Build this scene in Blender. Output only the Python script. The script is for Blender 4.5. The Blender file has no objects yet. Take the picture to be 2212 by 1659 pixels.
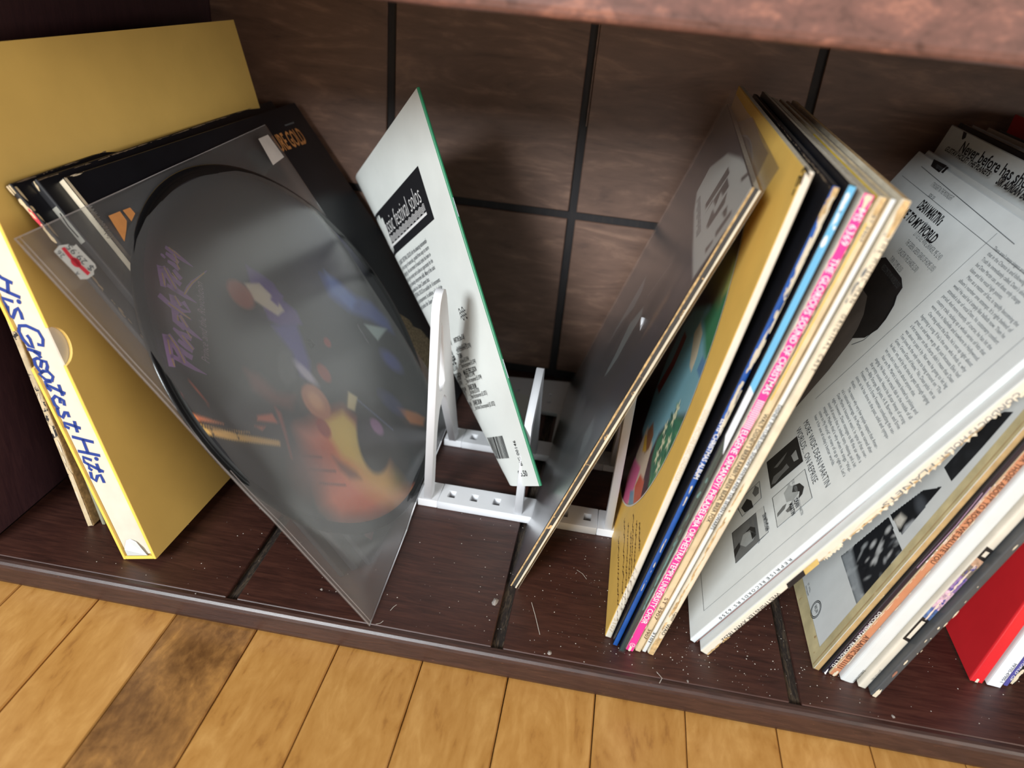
import bpy, bmesh, math, random
import numpy as np
from mathutils import Vector, Matrix
random.seed(7)
scn = bpy.context.scene
COL = scn.collection
# ---------------------------------------------------------------- camera
cam_d = bpy.data.cameras.new('camera'); cam = bpy.data.objects.new('camera', cam_d); COL.objects.link(cam)
cam_d.sensor_fit = 'HORIZONTAL'; cam_d.sensor_width = 36.0; cam_d.lens = 36.0*1671.47/2212
cam_d.clip_start = 0.01
cam.matrix_world = Matrix(((0.98387, -0.15046, 0.09673, 0.0), (0.15655, 0.46276, -0.87255, -0.3536), (0.08652, 0.87362, 0.47885, 0.387), (0, 0, 0, 1)))
cam_d.dof.use_dof = True; cam_d.dof.focus_distance = 0.54; cam_d.dof.aperture_fstop = 5.6
scn.camera = cam
# ---------------------------------------------------------------- light
w = bpy.data.worlds.new('room'); scn.world = w; w.use_nodes = True
bgn = w.node_tree.nodes['Background']; bgn.inputs[0].default_value = (1.0, 0.92, 0.84, 1); bgn.inputs[1].default_value = 0.40
def area(name, loc, target, sx, sy, power, color):
    l = bpy.data.lights.new(name, 'AREA'); l.shape = 'RECTANGLE'; l.size = sx; l.size_y = sy; l.energy = power; l.color = color
    o = bpy.data.objects.new(name, l); COL.objects.link(o); o.location = loc
    o.rotation_euler = (Vector(target)-Vector(loc)).to_track_quat('-Z', 'Y').to_euler(); return o
area('window_light', (-0.98, -2.28, 1.26), (-0.02, 0.12, 0.15), 0.8, 0.56, 98, (0.90, 0.96, 1.0))
area('warm_fill', (1.75, -1.55, 0.75), (-0.2, 0.2, 0.2), 1.3, 1.3, 31, (1.0, 0.90, 0.79))  # added warm fill from the right front, brightens the yellow box face
vs = scn.view_settings; vs.view_transform = 'Standard'; vs.look = 'None'; vs.gamma = 1.0; vs.exposure = 0.0; vs.use_curve_mapping = False
scn.display_settings.display_device = 'sRGB'

import math
# record frames: name -> (x0, y0, z0, lean_deg, yaw_deg, thickness, height, depth); x0,y0 = left-bottom corner of the spine
FR = {
 'worn':   (-0.3433, 0.042, 0.0,  -9.0, 0.0, 0.0050, 0.310, 0.310),
 'thin':   (-0.3345, 0.0455,0.0,  -9.4, 0.0, 0.0030, 0.312, 0.310),
 'box':    (-0.2990, 0.017, 0.0, -15.2,-2.4, 0.0268, 0.326, 0.312),
 'blacka': (-0.1500, 0.036, 0.0, -36.6, 1.8, 0.0040, 0.3135,0.318),
 'blackb': (-0.1445, 0.044, 0.0, -37.0, 0.0, 0.0060, 0.3135,0.315),
 'gold':   (-0.1360, 0.052, 0.0, -37.2,-1.9, 0.0042, 0.3135,0.315),
 'dark':   (-0.0325, 0.0575,0.001,18.6,-2.4, 0.0046, 0.3125,0.300),
 'yellow': ( 0.0360, 0.0255,0.001, 8.75,0.0, 0.0046, 0.3165,0.312),
 'blue':   ( 0.0412, 0.0195,0.001,10.1, 0.0, 0.0038, 0.3135,0.312),
 'cyan':   ( 0.0456, 0.0155,0.001,10.3, 0.0, 0.0036, 0.3165,0.314),
 'pink':   ( 0.0497, 0.0175,0.001,11.1, 0.0, 0.0056, 0.3135,0.312),
 'rabbit': ( 0.0560, 0.0180,0.001,11.3, 0.0, 0.0040, 0.3130,0.312),
 'snow':   ( 0.0605, 0.0185,0.001,11.45,0.0, 0.0030, 0.3125,0.311),
 'music':  ( 0.0640, 0.0180,0.001,11.65,0.0, 0.0048, 0.3135,0.313),
 'dean':   ( 0.0922, 0.0350,0.002,28.2, 0.0, 0.0044, 0.3135,0.312),
 'holst':  ( 0.0985, 0.0270,0.002,27.6, 0.0, 0.0062, 0.3150,0.312),
 'tape':   ( 0.1722, 0.0305,0.001,15.8, 0.0, 0.0042, 0.3125,0.313),
 'docu':   ( 0.1770, 0.0285,0.001,15.6, 0.0, 0.0040, 0.3150,0.312),
 'copper': ( 0.1815, 0.0285,0.001,15.4, 0.0, 0.0056, 0.3140,0.312),
 'white':  ( 0.1880, 0.0255,0.001,15.2, 0.0, 0.0096, 0.3140,0.312),
 'cream':  ( 0.1984, 0.0225,0.001,15.3, 0.0, 0.0056, 0.3140,0.312),
 'grey':   ( 0.2047, 0.0172,0.001,15.4, 0.0, 0.0052, 0.3140,0.312),
 'red':    ( 0.2745, 0.0450,0.001, 5.9, 0.0, 0.0090, 0.3140,0.312),
 'white2': ( 0.2848, 0.0440,0.001, 6.2, 0.0, 0.0100, 0.3140,0.312),
 'violet': ( 0.2962, 0.0460,0.001, 6.6, 0.0, 0.0030, 0.3140,0.312),
 'last':   ( 0.3000, 0.0490,0.001, 6.8, 0.0, 0.0050, 0.3140,0.312),
}
def frame(k):
    x,y,z,a,w,T,L,D = FR[k]
    a=math.radians(a); w=math.radians(w); c,s=math.cos(w),math.sin(w)
    r=lambda v:(c*v[0]-s*v[1], s*v[0]+c*v[1], v[2])
    return (x,y,z), r((math.cos(a),0,-math.sin(a))), r((0,1,0)), r((math.sin(a),0,math.cos(a))), T, L, D
# back cover of the booklet: u runs from the stapled spine, v from bottom to top (0..1); it is flat, then curls away
BK_B=(-0.024,0.1121,0.0501); BK_S=(-0.4319,0.3824,0.8169); BK_W=(-0.4931,0.6583,-0.5688); BK_N=(-0.7552,-0.6484,-0.0958); BK_H=0.305
def booklet(u, v, off=0.0):
    r=0.05; a=0.040+0.131*v; th=0.0; q=u; n=0.0; tm=0.62
    if u>a:
        t=min((u-a)/r, tm); rest=max(0.0,(u-a)-tm*r)
        q=a+r*math.sin(t)+rest*math.cos(tm); n=-(r*(1-math.cos(t))+rest*math.sin(tm)); th=t
    q+=off*math.sin(th); n+=off*math.cos(th)
    p=[BK_B[i]+BK_S[i]*BK_H*v+BK_W[i]*q+BK_N[i]*n for i in range(3)]
    lo=0.0105+off
    if p[2]<lo+0.01:
        d=lo+0.01-p[2]; p[2]=lo+0.01*math.exp(-d/0.01)
    return tuple(p)

# ---------------------------------------------------------------- helpers
def lin(c):
    r = []
    for v in c[:3]:
        v = v/255.0
        r.append(v/12.92 if v <= 0.04045 else ((v+0.055)/1.055)**2.4)
    return tuple(r)
def rgba(c): return lin(c)+(1.0,)
class NT:
    def __init__(s, name):
        s.m = bpy.data.materials.new(name); s.m.use_nodes = True; s.t = s.m.node_tree; s.n = s.t.nodes; s.b = s.n['Principled BSDF']
    def add(s, typ, **kw):
        n = s.n.new(typ)
        for k, v in kw.items(): setattr(n, k, v)
        return n
    def link(s, a, b): s.t.links.new(a, b)
    def coords(s, scale=(1, 1, 1), kind='Object'):
        tc = s.add('ShaderNodeTexCoord'); mp = s.add('ShaderNodeMapping'); mp.inputs['Scale'].default_value = scale
        s.link(tc.outputs[kind], mp.inputs['Vector']); return mp.outputs[0]
    def noise(s, vec, scale, detail=4, rough=0.55, dist=0.0):
        n = s.add('ShaderNodeTexNoise'); n.inputs['Scale'].default_value = scale; n.inputs['Detail'].default_value = detail
        n.inputs['Roughness'].default_value = rough; n.inputs['Distortion'].default_value = dist; s.link(vec, n.inputs['Vector']); return n.outputs[0]
    def ramp(s, fac, stops):
        r = s.add('ShaderNodeValToRGB'); e = r.color_ramp.elements
        e[0].position, e[0].color = stops[0]; e[1].position, e[1].color = stops[-1]
        for p, c in stops[1:-1]:
            q = e.new(p); q.color = c
        s.link(fac, r.inputs[0]); return r.outputs[0]
    def mix(s, fac, a, b, blend='MIX'):
        m = s.add('ShaderNodeMix', data_type='RGBA', blend_type=blend)
        for sock, v in ((m.inputs[0], fac), (m.inputs[6], a), (m.inputs[7], b)):
            if hasattr(v, 'is_output'): s.link(v, sock)
            else: sock.default_value = v
        return m.outputs[2]
    def bump(s, h, strength, dist=0.001):
        b = s.add('ShaderNodeBump'); b.inputs['Strength'].default_value = strength; b.inputs['Distance'].default_value = dist
        s.link(h, b.inputs['Height']); s.link(b.outputs[0], s.b.inputs['Normal'])
def paper(name, c, rough=0.55, mottle=0.06, scale=60, bump=0.05, coat=0.0, wear=None, wear_scale=90, wear_at=0.62, stretch=(1, 1, 1)):
    t = NT(name); v = t.coords()
    n = t.noise(v, scale, 5)
    dark = tuple(x*(1-mottle*2.2) for x in lin(c))+(1,); lite = tuple(min(1, x*(1+mottle)) for x in lin(c))+(1,)
    col = t.ramp(n, [(0.3, dark), (0.7, lite)])
    if wear:
        v2 = t.coords(stretch)
        wn = t.noise(v2, wear_scale, 6, 0.65)
        f = t.ramp(wn, [(wear_at, (0, 0, 0, 1)), (wear_at+0.03, (1, 1, 1, 1))])
        col = t.mix(f, col, rgba(wear))
    t.link(col, t.b.inputs['Base Color']); t.b.inputs['Roughness'].default_value = rough
    t.b.inputs['Coat Weight'].default_value = coat; t.b.inputs['Coat Roughness'].default_value = 0.12
    if bump: t.bump(t.noise(v, 900, 3), bump, 0.0004)
    return t.m
def flat(name, c, rough=0.6, metallic=0.0):
    t = NT(name); n = t.noise(t.coords(), 220, 3)
    t.link(t.ramp(n, [(0.3, tuple(x*0.9 for x in lin(c))+(1,)), (0.7, rgba(c))]), t.b.inputs['Base Color'])
    t.b.inputs['Roughness'].default_value = rough; t.b.inputs['Metallic'].default_value = metallic; return t.m
def printed(name, rough=0.35, coat=0.0):
    t = NT(name); a = t.add('ShaderNodeVertexColor'); a.layer_name = 'print'
    n = t.noise(t.coords(), 500, 3); col = t.mix(0.12, a.outputs[0], n, 'OVERLAY')
    t.link(col, t.b.inputs['Base Color']); t.b.inputs['Roughness'].default_value = rough
    t.b.inputs['Coat Weight'].default_value = coat; t.b.inputs['Coat Roughness'].default_value = 0.15; return t.m
def film(name, haze, tint, gloss_rough, haze_col=(0.5, 0.5, 0.5), boost=1.0):
    m = bpy.data.materials.new(name); m.use_nodes = True; nt = m.node_tree; nt.nodes.clear()
    N = nt.nodes.new; out = N('ShaderNodeOutputMaterial'); tr = N('ShaderNodeBsdfTransparent'); tr.inputs[0].default_value = tint+(1,)
    gl = N('ShaderNodeBsdfGlossy'); gl.inputs['Roughness'].default_value = gloss_rough; gl.inputs['Color'].default_value = (1, 1, 1, 1)
    df = N('ShaderNodeBsdfDiffuse'); df.inputs['Color'].default_value = haze_col+(1,)
    fr = N('ShaderNodeFresnel'); fr.inputs['IOR'].default_value = 1.5
    mu = N('ShaderNodeMath'); mu.operation = 'MULTIPLY'; mu.inputs[1].default_value = boost; mu.use_clamp = True
    tc = N('ShaderNodeTexCoord'); no = N('ShaderNodeTexNoise'); no.inputs['Scale'].default_value = 9; no.inputs['Detail'].default_value = 2
    bp = N('ShaderNodeBump'); bp.inputs['Strength'].default_value = 0.25; bp.inputs['Distance'].default_value = 0.01
    a = N('ShaderNodeMixShader'); b = N('ShaderNodeMixShader'); a.inputs[0].default_value = haze
    L = nt.links.new
    L(tc.outputs['Object'], no.inputs['Vector']); L(no.outputs[0], bp.inputs['Height']); L(bp.outputs[0], gl.inputs['Normal'])
    L(tr.outputs[0], a.inputs[1]); L(df.outputs[0], a.inputs[2]); L(fr.outputs[0], mu.inputs[0]); L(mu.outputs[0], b.inputs[0])
    L(a.outputs[0], b.inputs[1]); L(gl.outputs[0], b.inputs[2]); L(b.outputs[0], out.inputs[0]); return m
def wood(name, cols, grain=(3, 40, 40), scale=6, rough=0.4, bump=0.1, dist=1.2, specks=None, rnd=0.0, rings=0.0, spec=0.5):
    t = NT(name); oi = t.add('ShaderNodeObjectInfo')
    tc = t.add('ShaderNodeTexCoord'); mp = t.add('ShaderNodeMapping'); mp.inputs['Scale'].default_value = grain
    sh = t.add('ShaderNodeVectorMath', operation='MULTIPLY_ADD'); cmb = t.add('ShaderNodeCombineXYZ')
    for i in range(3): t.link(oi.outputs['Random'], cmb.inputs[i])
    sh.inputs[1].default_value = (7, 13, 5); t.link(cmb.outputs[0], sh.inputs[0]); t.link(tc.outputs['Object'], sh.inputs[2]); t.link(sh.outputs[0], mp.inputs['Vector'])
    v = mp.outputs[0]
    n1 = t.noise(v, scale, 6, 0.6, dist); n2 = t.noise(v, scale*5, 4, 0.6, 0.3)
    f = t.add('ShaderNodeMath', operation='MULTIPLY_ADD'); f.inputs[1].default_value = 0.35; t.link(n2, f.inputs[0])
    g = t.add('ShaderNodeMath', operation='MULTIPLY'); g.inputs[1].default_value = 0.72; t.link(n1, g.inputs[0]); t.link(g.outputs[0], f.inputs[2])
    k = len(cols)-1
    col = t.ramp(f.outputs[0], [(0.34+0.34*i/k, rgba(c)) for i, c in enumerate(cols)])
    if rnd:
        hs = t.add('ShaderNodeHueSaturation'); mr = t.add('ShaderNodeMapRange'); mr.inputs[3].default_value = 1-rnd; mr.inputs[4].default_value = 1+rnd
        t.link(oi.outputs['Random'], mr.inputs[0]); t.link(mr.outputs[0], hs.inputs['Value']); t.link(col, hs.inputs['Color']); col = hs.outputs[0]
    if specks:
        v3 = t.coords(specks[2]); sn = t.noise(v3, specks[1], 5, 0.7)
        col = t.mix(t.ramp(sn, [(specks[3], (0, 0, 0, 1)), (specks[3]+0.05, (1, 1, 1, 1))]), col, rgba(specks[0]))
    t.link(col, t.b.inputs['Base Color']); t.b.inputs['Roughness'].default_value = rough; t.b.inputs['Specular IOR Level'].default_value = spec
    t.bump(f.outputs[0], bump, 0.002)
    return t.m

def link(o, parent=None):
    COL.objects.link(o)
    if parent is not None: o.parent = parent
    return o
def mk(name, verts, faces, mats, parent=None, mi=None, smooth=False):
    me = bpy.data.meshes.new(name); me.from_pydata([tuple(v) for v in verts], [], faces)
    for m in (mats if isinstance(mats, (list, tuple)) else [mats]): me.materials.append(m)
    if mi:
        for p, i in zip(me.polygons, mi): p.material_index = i
    if smooth:
        for p in me.polygons: p.use_smooth = True
    return link(bpy.data.objects.new(name, me), parent)
def tag(o, label=None, cat=None, group=None, kind=None):
    for k, v in (('label', label), ('category', cat), ('group', group), ('kind', kind)):
        if v: o[k] = v
    return o
def empty(name, mat=None, **kw):
    o = bpy.data.objects.new(name, None); o.empty_display_size = 0.02; link(o)
    if mat is not None: o.matrix_world = mat
    return tag(o, **kw)
def box(name, a, b, m, parent=None, bev=0.0, segs=2):
    bm = bmesh.new(); bmesh.ops.create_cube(bm, size=1)
    for v in bm.verts: v.co = Vector(((a[i]+b[i])/2+v.co[i]*(b[i]-a[i]) for i in range(3)))
    if bev: bmesh.ops.bevel(bm, geom=list(bm.edges), offset=bev, segments=segs, affect='EDGES', profile=0.5)
    me = bpy.data.meshes.new(name); bm.to_mesh(me); bm.free(); me.materials.append(m)
    return link(bpy.data.objects.new(name, me), parent)
def joinboxes(name, lst, m, parent=None):
    V, F = [], []
    for a, b in lst:
        k = len(V); V += [(x, y, z) for z in (a[2], b[2]) for y in (a[1], b[1]) for x in (a[0], b[0])]
        F += [tuple(k+i for i in q) for q in ((0, 2, 3, 1), (4, 5, 7, 6), (0, 1, 5, 4), (2, 6, 7, 3), (0, 4, 6, 2), (1, 3, 7, 5))]
    return mk(name, V, F, m, parent)
def plate(name, outer, holes, t, m, parent, origin, ex, ey, bevel=0.0):
    """flat outline with holes, filled and given thickness t along ex x ey"""
    cu = bpy.data.curves.new(name, 'CURVE'); cu.dimensions = '2D'; cu.fill_mode = 'BOTH'; cu.extrude = t/2-bevel; cu.bevel_depth = bevel; cu.bevel_resolution = 1; cu.offset = -bevel
    for pts in [outer]+list(holes):
        sp = cu.splines.new('POLY'); sp.points.add(len(pts)-1); sp.use_cyclic_u = True
        for p, q in zip(sp.points, pts): p.co = (q[0], q[1], 0, 1)
    tmp = bpy.data.objects.new('tmp', cu); COL.objects.link(tmp); dg = bpy.context.evaluated_depsgraph_get()
    me = bpy.data.meshes.new_from_object(tmp.evaluated_get(dg)); COL.objects.unlink(tmp); bpy.data.objects.remove(tmp); bpy.data.curves.remove(cu)
    ex = Vector(ex); ey = Vector(ey); ez = ex.cross(ey); o = Vector(origin)+ez*t/2
    me.transform(Matrix(((ex.x, ey.x, ez.x, o.x), (ex.y, ey.y, ez.y, o.y), (ex.z, ey.z, ez.z, o.z), (0, 0, 0, 1))))
    me.name = name; me.materials.clear(); me.materials.append(m)
    return link(bpy.data.objects.new(name, me), parent)

ROOT = {}; DIM = {}
def root(k, name, label, group, cat='record'):
    o, ex, ey, ez, T, L, D = frame(k)
    M = Matrix(((ex[0], ey[0], ez[0], o[0]), (ex[1], ey[1], ez[1], o[1]), (ex[2], ey[2], ez[2], o[2]), (0, 0, 0, 1)))
    ROOT[k] = empty(name, M, label=label, cat=cat, group=group); DIM[k] = (T, L, D); return ROOT[k]
def f3(k, face, a, b, off=0.00025):
    T = DIM[k][0]
    return (-off, a, b) if face == 'L' else (T+off, a, b) if face == 'R' else (a, -off, b)
def jacket(k, spine, left, right, edge, name='jacket', r=None):
    """cardboard jacket with a rounded spine edge at y=0"""
    T, L, D = DIM[k]; r = min(T*0.42, 0.0014) if r is None else r
    sec = []
    for i in range(5):
        a = math.pi/2*i/4; sec.append((r-r*math.cos(a), r-r*math.sin(a)))
    for i in range(5):
        a = math.pi/2*i/4; sec.append((T-r+r*math.sin(a), r-r*math.cos(a)))
    sec += [(T, D-0.001), (T-0.0004, D), (0.0004, D), (0, D-0.001)]
    n = len(sec); V = []; zs = (0, 0.0007, L-0.0007, L); ins = (0.0005, 0, 0, 0.0005)
    for z, q in zip(zs, ins):
        for x, y in sec: V.append((min(max(x, q), T-q), min(max(y, q), D-q), z))
    F, mi = [], []
    for j in range(3):
        for i in range(n):
            i2 = (i+1) % n; F.append((j*n+i, j*n+i2, (j+1)*n+i2, (j+1)*n+i))
            dx, dy = sec[i2][0]-sec[i][0], sec[i2][1]-sec[i][1]; nx, ny = dy, -dx
            l = math.hypot(nx, ny) or 1; nx /= l; ny /= l
            mi.append(3 if ny > 0.5 else 1 if nx < -0.75 else 2 if nx > 0.75 else 0)
    F += [tuple(range(n-1, -1, -1)), tuple(3*n+i for i in range(n))]; mi += [3, 3]
    return mk(name, V, F, [spine, left, right, edge], ROOT[k], mi)
def decal(k, face, polys, m, name='print', off=0.00025):
    V, F = [], []
    for p in polys:
        q = len(V); V += [f3(k, face, a, b, off) for a, b in p]; F.append(tuple(range(q, q+len(p))))
    return mk(name, V, F, m, ROOT[k])
def ribbon(pts, wid):
    """polyline -> list of quads in 2D; wid is one width or one per point"""
    if not isinstance(wid, (list, tuple)): wid = [wid]*len(pts)
    Q = []; sides = []
    for i, p in enumerate(pts):
        a = pts[max(i-1, 0)]; b = pts[min(i+1, len(pts)-1)]; dx, dy = b[0]-a[0], b[1]-a[1]; l = math.hypot(dx, dy) or 1e-9
        nx, ny = -dy/l*wid[i]/2, dx/l*wid[i]/2; sides.append(((p[0]+nx, p[1]+ny), (p[0]-nx, p[1]-ny)))
    for s, t in zip(sides, sides[1:]): Q.append([s[0], t[0], t[1], s[1]])
    return Q
def strokes(k, face, lines, wid, m, name='lettering', off=0.0003):
    P = []
    for l in lines: P += ribbon(l, wid)
    return decal(k, face, P, m, name, off)
TXT = {}
def text2d(s, shear=0.0, bold=0.0, res=2):
    key = (s, shear, bold, res)
    if key in TXT: return TXT[key]
    cu = bpy.data.curves.new('t', 'FONT'); cu.body = s; cu.size = 1; cu.resolution_u = res; cu.shear = shear; cu.offset = bold
    o = bpy.data.objects.new('t', cu); COL.objects.link(o); dg = bpy.context.evaluated_depsgraph_get()
    me = bpy.data.meshes.new_from_object(o.evaluated_get(dg)); COL.objects.unlink(o); bpy.data.objects.remove(o); bpy.data.curves.remove(cu)
    V = [(v.co.x, v.co.y) for v in me.vertices]; F = [tuple(p.vertices) for p in me.polygons]; bpy.data.meshes.remove(me)
    x0 = min(v[0] for v in V); x1 = max(v[0] for v in V)
    TXT[key] = ([((v[0]-x0)/(x1-x0), v[1]/0.715) for v in V], F, (x1-x0)); return TXT[key]
def lettering(k, face, items, m, name='lettering', off=0.0003):
    """items: (string, p0, p1, cap_height[, shear, bold]) with p0->p1 the baseline in face coordinates"""
    V, F = [], []
    n = Vector({'L': (-1, 0, 0), 'R': (1, 0, 0), 'S': (0, -1, 0)}[face])
    for it in items:
        s, p0, p1, h = it[:4]; sh = it[4] if len(it) > 4 else 0.0; bo = it[5] if len(it) > 5 else 0.0
        if not s: continue
        v, f, wd = text2d(s, sh, bo); a = Vector(f3(k, face, p0[0], p0[1], off)); b = Vector(f3(k, face, p1[0], p1[1], off))
        d = b-a; up = n.cross(d.normalized()); q = len(V)
        V += [a+d*x+up*(y*h) for x, y in v]; F += [tuple(i+q for i in g) for g in f]
    return mk(name, V, F, m, ROOT[k])
def spine_text(k, s, z, h, m, shear=0.0, bold=0.0, xc=None):
    T = DIM[k][0]; x = (T if xc is None else 2*xc)/2-h/2
    return lettering(k, 'S', [(s, (x, z[0]), (x, z[1]), h, shear, bold)], m)
def flakes(k, face, a0, b0, a1, b1, n, size, m, seed, name='worn_patch', off=0.0002, jit=0.3, elong=2.5):
    """irregular chips along a line on a face, kept inside it"""
    R = random.Random(seed); V, F = [], []; dx, dy = a1-a0, b1-b0; l = math.hypot(dx, dy) or 1e-9; ux, uy = dx/l, dy/l
    T, L, D = DIM[k]; am = T-0.0002 if face == 'S' else D-0.0005
    for i in range(n):
        t = R.random(); s = size*R.uniform(0.2, 1.0); e = s*R.uniform(0.7, elong*1.3); c = (a0+dx*t, b0+dy*t); j = R.uniform(-jit, jit)*size; q = len(V)
        for h in range(7):
            g = 2*math.pi*h/7; w_ = R.uniform(0.55, 1.2); p = (c[0]+ux*e*math.cos(g)*w_-uy*(s*0.5*math.sin(g)*w_+j), c[1]+uy*e*math.cos(g)*w_+ux*(s*0.5*math.sin(g)*w_+j))
            V.append(f3(k, face, min(max(p[0], 0.0002), am), min(max(p[1], 0.0002), L-0.0002), off+i*3e-6))
        F.append(tuple(range(q, q+7)))
    return tag(mk(name, V, F, m, ROOT[k]), kind='stuff')
def painted(k, face, a0, a1, b0, b1, step, base, shapes, m, name='cover_print', clip=None, off=0.0002, gain=1.0):
    """a printed picture: colours laid down on a fine grid from soft polygons and ovals"""
    na = int((a1-a0)/step)+1; nb = int((b1-b0)/step)+1
    A, B = np.meshgrid(np.linspace(a0, a1, na), np.linspace(b0, b1, nb), indexing='ij')
    C = np.empty(A.shape+(3,)); C[:] = lin(base)
    rs = np.random.RandomState(3)
    for sh in shapes:
        kind, geo, colr, soft = sh[:4]; alpha = sh[4] if len(sh) > 4 else 1.0
        if kind == 'e':
            (ca, cb), (ra, rb), ro = geo; c, s = math.cos(ro), math.sin(ro)
            x = ((A-ca)*c+(B-cb)*s)/ra; y = (-(A-ca)*s+(B-cb)*c)/rb; d = (np.sqrt(x*x+y*y)-1)*min(ra, rb)
        else:
            pts = geo if kind == 'p' else None
            d = np.full(A.shape, 1e9); ins = np.zeros(A.shape, bool)
            if kind == 'l':
                pts = geo[0]
                for p, q in zip(pts, pts[1:]):
                    vx, vy = q[0]-p[0], q[1]-p[1]; t = np.clip(((A-p[0])*vx+(B-p[1])*vy)/(vx*vx+vy*vy+1e-12), 0, 1)
                    d = np.minimum(d, np.hypot(A-p[0]-vx*t, B-p[1]-vy*t))
                d = d-geo[1]
            else:
                for p, q in zip(pts, pts[1:]+pts[:1]):
                    vx, vy = q[0]-p[0], q[1]-p[1]; t = np.clip(((A-p[0])*vx+(B-p[1])*vy)/(vx*vx+vy*vy+1e-12), 0, 1)
                    d = np.minimum(d, np.hypot(A-p[0]-vx*t, B-p[1]-vy*t))
                    cr = ((p[1] > B) != (q[1] > B)) & (A < (q[0]-p[0])*(B-p[1])/((q[1]-p[1]) if abs(q[1]-p[1]) > 1e-12 else 1e-12)+p[0]); ins ^= cr
                d = np.where(ins, -d, d)
        f = np.clip(0.5-d/max(soft, 1e-5), 0, 1)[..., None]*alpha
        C = C*(1-f)+np.minimum(np.array(lin(colr))*gain, 1.0)*f
    V = [f3(k, face, a, b, off) for a, b in zip(A.ravel(), B.ravel())]
    F = []
    for i in range(na-1):
        for j in range(nb-1):
            if clip and not clip((A[i, j]+A[i+1, j])/2, (B[i, j]+B[i, j+1])/2): continue
            F.append((i*nb+j, (i+1)*nb+j, (i+1)*nb+j+1, i*nb+j+1))
    o = mk(name, V, F, m, ROOT[k]); at = o.data.color_attributes.new('print', 'FLOAT_COLOR', 'POINT')
    at.data.foreach_set('color', np.concatenate([C.reshape(-1, 3), np.ones((na*nb, 1))], 1).astype(np.float32).ravel()); return o

# ---------------------------------------------------------------- materials
M_shelf = wood('dark stained shelf wood', [(44, 25, 21), (62, 36, 30), (78, 47, 38)], grain=(4, 46, 40), scale=5, rough=0.42, bump=0.06, rnd=0.05)
M_back = wood('walnut back panel', [(84, 63, 54), (103, 78, 65), (112, 85, 71), (132, 102, 85)], grain=(3.2, 14, 13), scale=2.6, rough=0.5, bump=0.03, dist=2.6, rnd=0.05)
M_side = wood('dark side wood', [(52, 32, 38), (60, 39, 45), (70, 46, 50)], grain=(40, 40, 5), scale=5, rough=0.45, bump=0.05)
M_trim = wood('worn edge wood', [(44, 29, 25), (58, 39, 34), (70, 47, 39)], grain=(5, 60, 60), scale=5, rough=0.36, bump=0.1, specks=((132, 84, 60), 26, (6, 60, 50), 0.67))
M_upper = wood('reddish upper edge wood', [(72, 47, 41), (98, 68, 60), (112, 77, 68), (146, 100, 84)], grain=(14, 24, 24), scale=3, rough=0.42, bump=0.08, specks=((160, 112, 90), 40, (10, 30, 30), 0.66))
M_groove = wood('dusty groove', [(26, 20, 18), (42, 33, 28), (96, 80, 62)], grain=(90, 14, 90), scale=4, rough=0.8, bump=0.2)
M_wgroove = wood('dark wall groove', [(22, 19, 21), (30, 26, 27), (42, 35, 32)], grain=(40, 40, 6), scale=4, rough=0.7, bump=0.1)
M_floor = wood('honey floor boards', [(150, 100, 50), (184, 132, 68), (194, 143, 78), (206, 156, 90)], grain=(16, 5, 14), scale=2.6, rough=0.30, bump=0.03, dist=1.4, rnd=0.06)
M_stain = wood('stained floor board', [(92, 60, 32), (122, 84, 46), (152, 108, 60), (182, 132, 72)], grain=(10, 5, 14), scale=4, rough=0.32, bump=0.03, dist=0.8)
M_gap = flat('dark gap', (24, 18, 14), 0.9)
M_dust = flat('pale dust', (205, 198, 188), 0.9)
M_white = paper('white card', (206, 209, 208), 0.5, 0.03, 45)
M_dean = paper('cool white gloss card', (222, 227, 228), 0.38, 0.03, 40)
M_ivory = paper('ivory card', (214, 206, 190), 0.5, 0.04, 60)
M_cream = paper('aged cream card', (208, 187, 150), 0.6, 0.10, 70)
M_cream2 = paper('pale cream card', (214, 201, 176), 0.6, 0.09, 70)
M_tan = paper('torn tan board', (196, 164, 116), 0.85, 0.22, 300, 0.5)
M_scuff = paper('scuffed dark board', (122, 104, 84), 0.8, 0.2, 300)
M_board = paper('raw grey board', (150, 136, 116), 0.85, 0.2, 200, 0.4)
M_edge = paper('dark paper edge', (70, 62, 56), 0.8, 0.2, 400)
M_ledge = paper('light paper edge', (196, 186, 166), 0.8, 0.15, 400)
M_black = paper('black gloss card', (20, 21, 27), 0.38, 0.1, 50, wear=(88, 84, 78), wear_scale=260, wear_at=0.74)
M_black2 = paper('soft black card', (26, 25, 28), 0.5, 0.1, 50)
M_yel = paper('mustard card', (230, 188, 96), 0.45, 0.03, 30)
M_gold = paper('yellow slipcase paper', (222, 188, 106), 0.45, 0.03, 25)
M_gold_lit = paper('lit yellow case edge', (240, 204, 92), 0.45, 0.03, 30)  # slipcase yellow made lighter where front edges face the window light
M_pink = paper('hot pink spine', (240, 58, 142), 0.4, 0.03, 50, wear=(238, 216, 206), wear_scale=420, wear_at=0.78)
M_blue = paper('worn blue spine', (34, 84, 160), 0.32, 0.12, 90, wear=(214, 208, 196), wear_scale=150, wear_at=0.66, stretch=(1.6, 1, 0.35))
M_cyan = paper('sky blue gloss spine', (104, 184, 222), 0.2, 0.04, 40, coat=0.6)
M_dgreen = paper('dark green gloss', (44, 66, 62), 0.2, 0.12, 60, coat=0.6)
M_copper = paper('copper spine', (186, 126, 92), 0.36, 0.05, 80, wear=(226, 192, 164), wear_scale=500, wear_at=0.72)
M_grey = paper('charcoal spine', (72, 74, 76), 0.45, 0.08, 60, wear=(196, 184, 166), wear_scale=180, wear_at=0.745)
M_red = paper('red gloss card', (212, 40, 46), 0.33, 0.03, 40)
M_violet = paper('violet spine', (84, 80, 150), 0.35, 0.06, 60)
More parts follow.
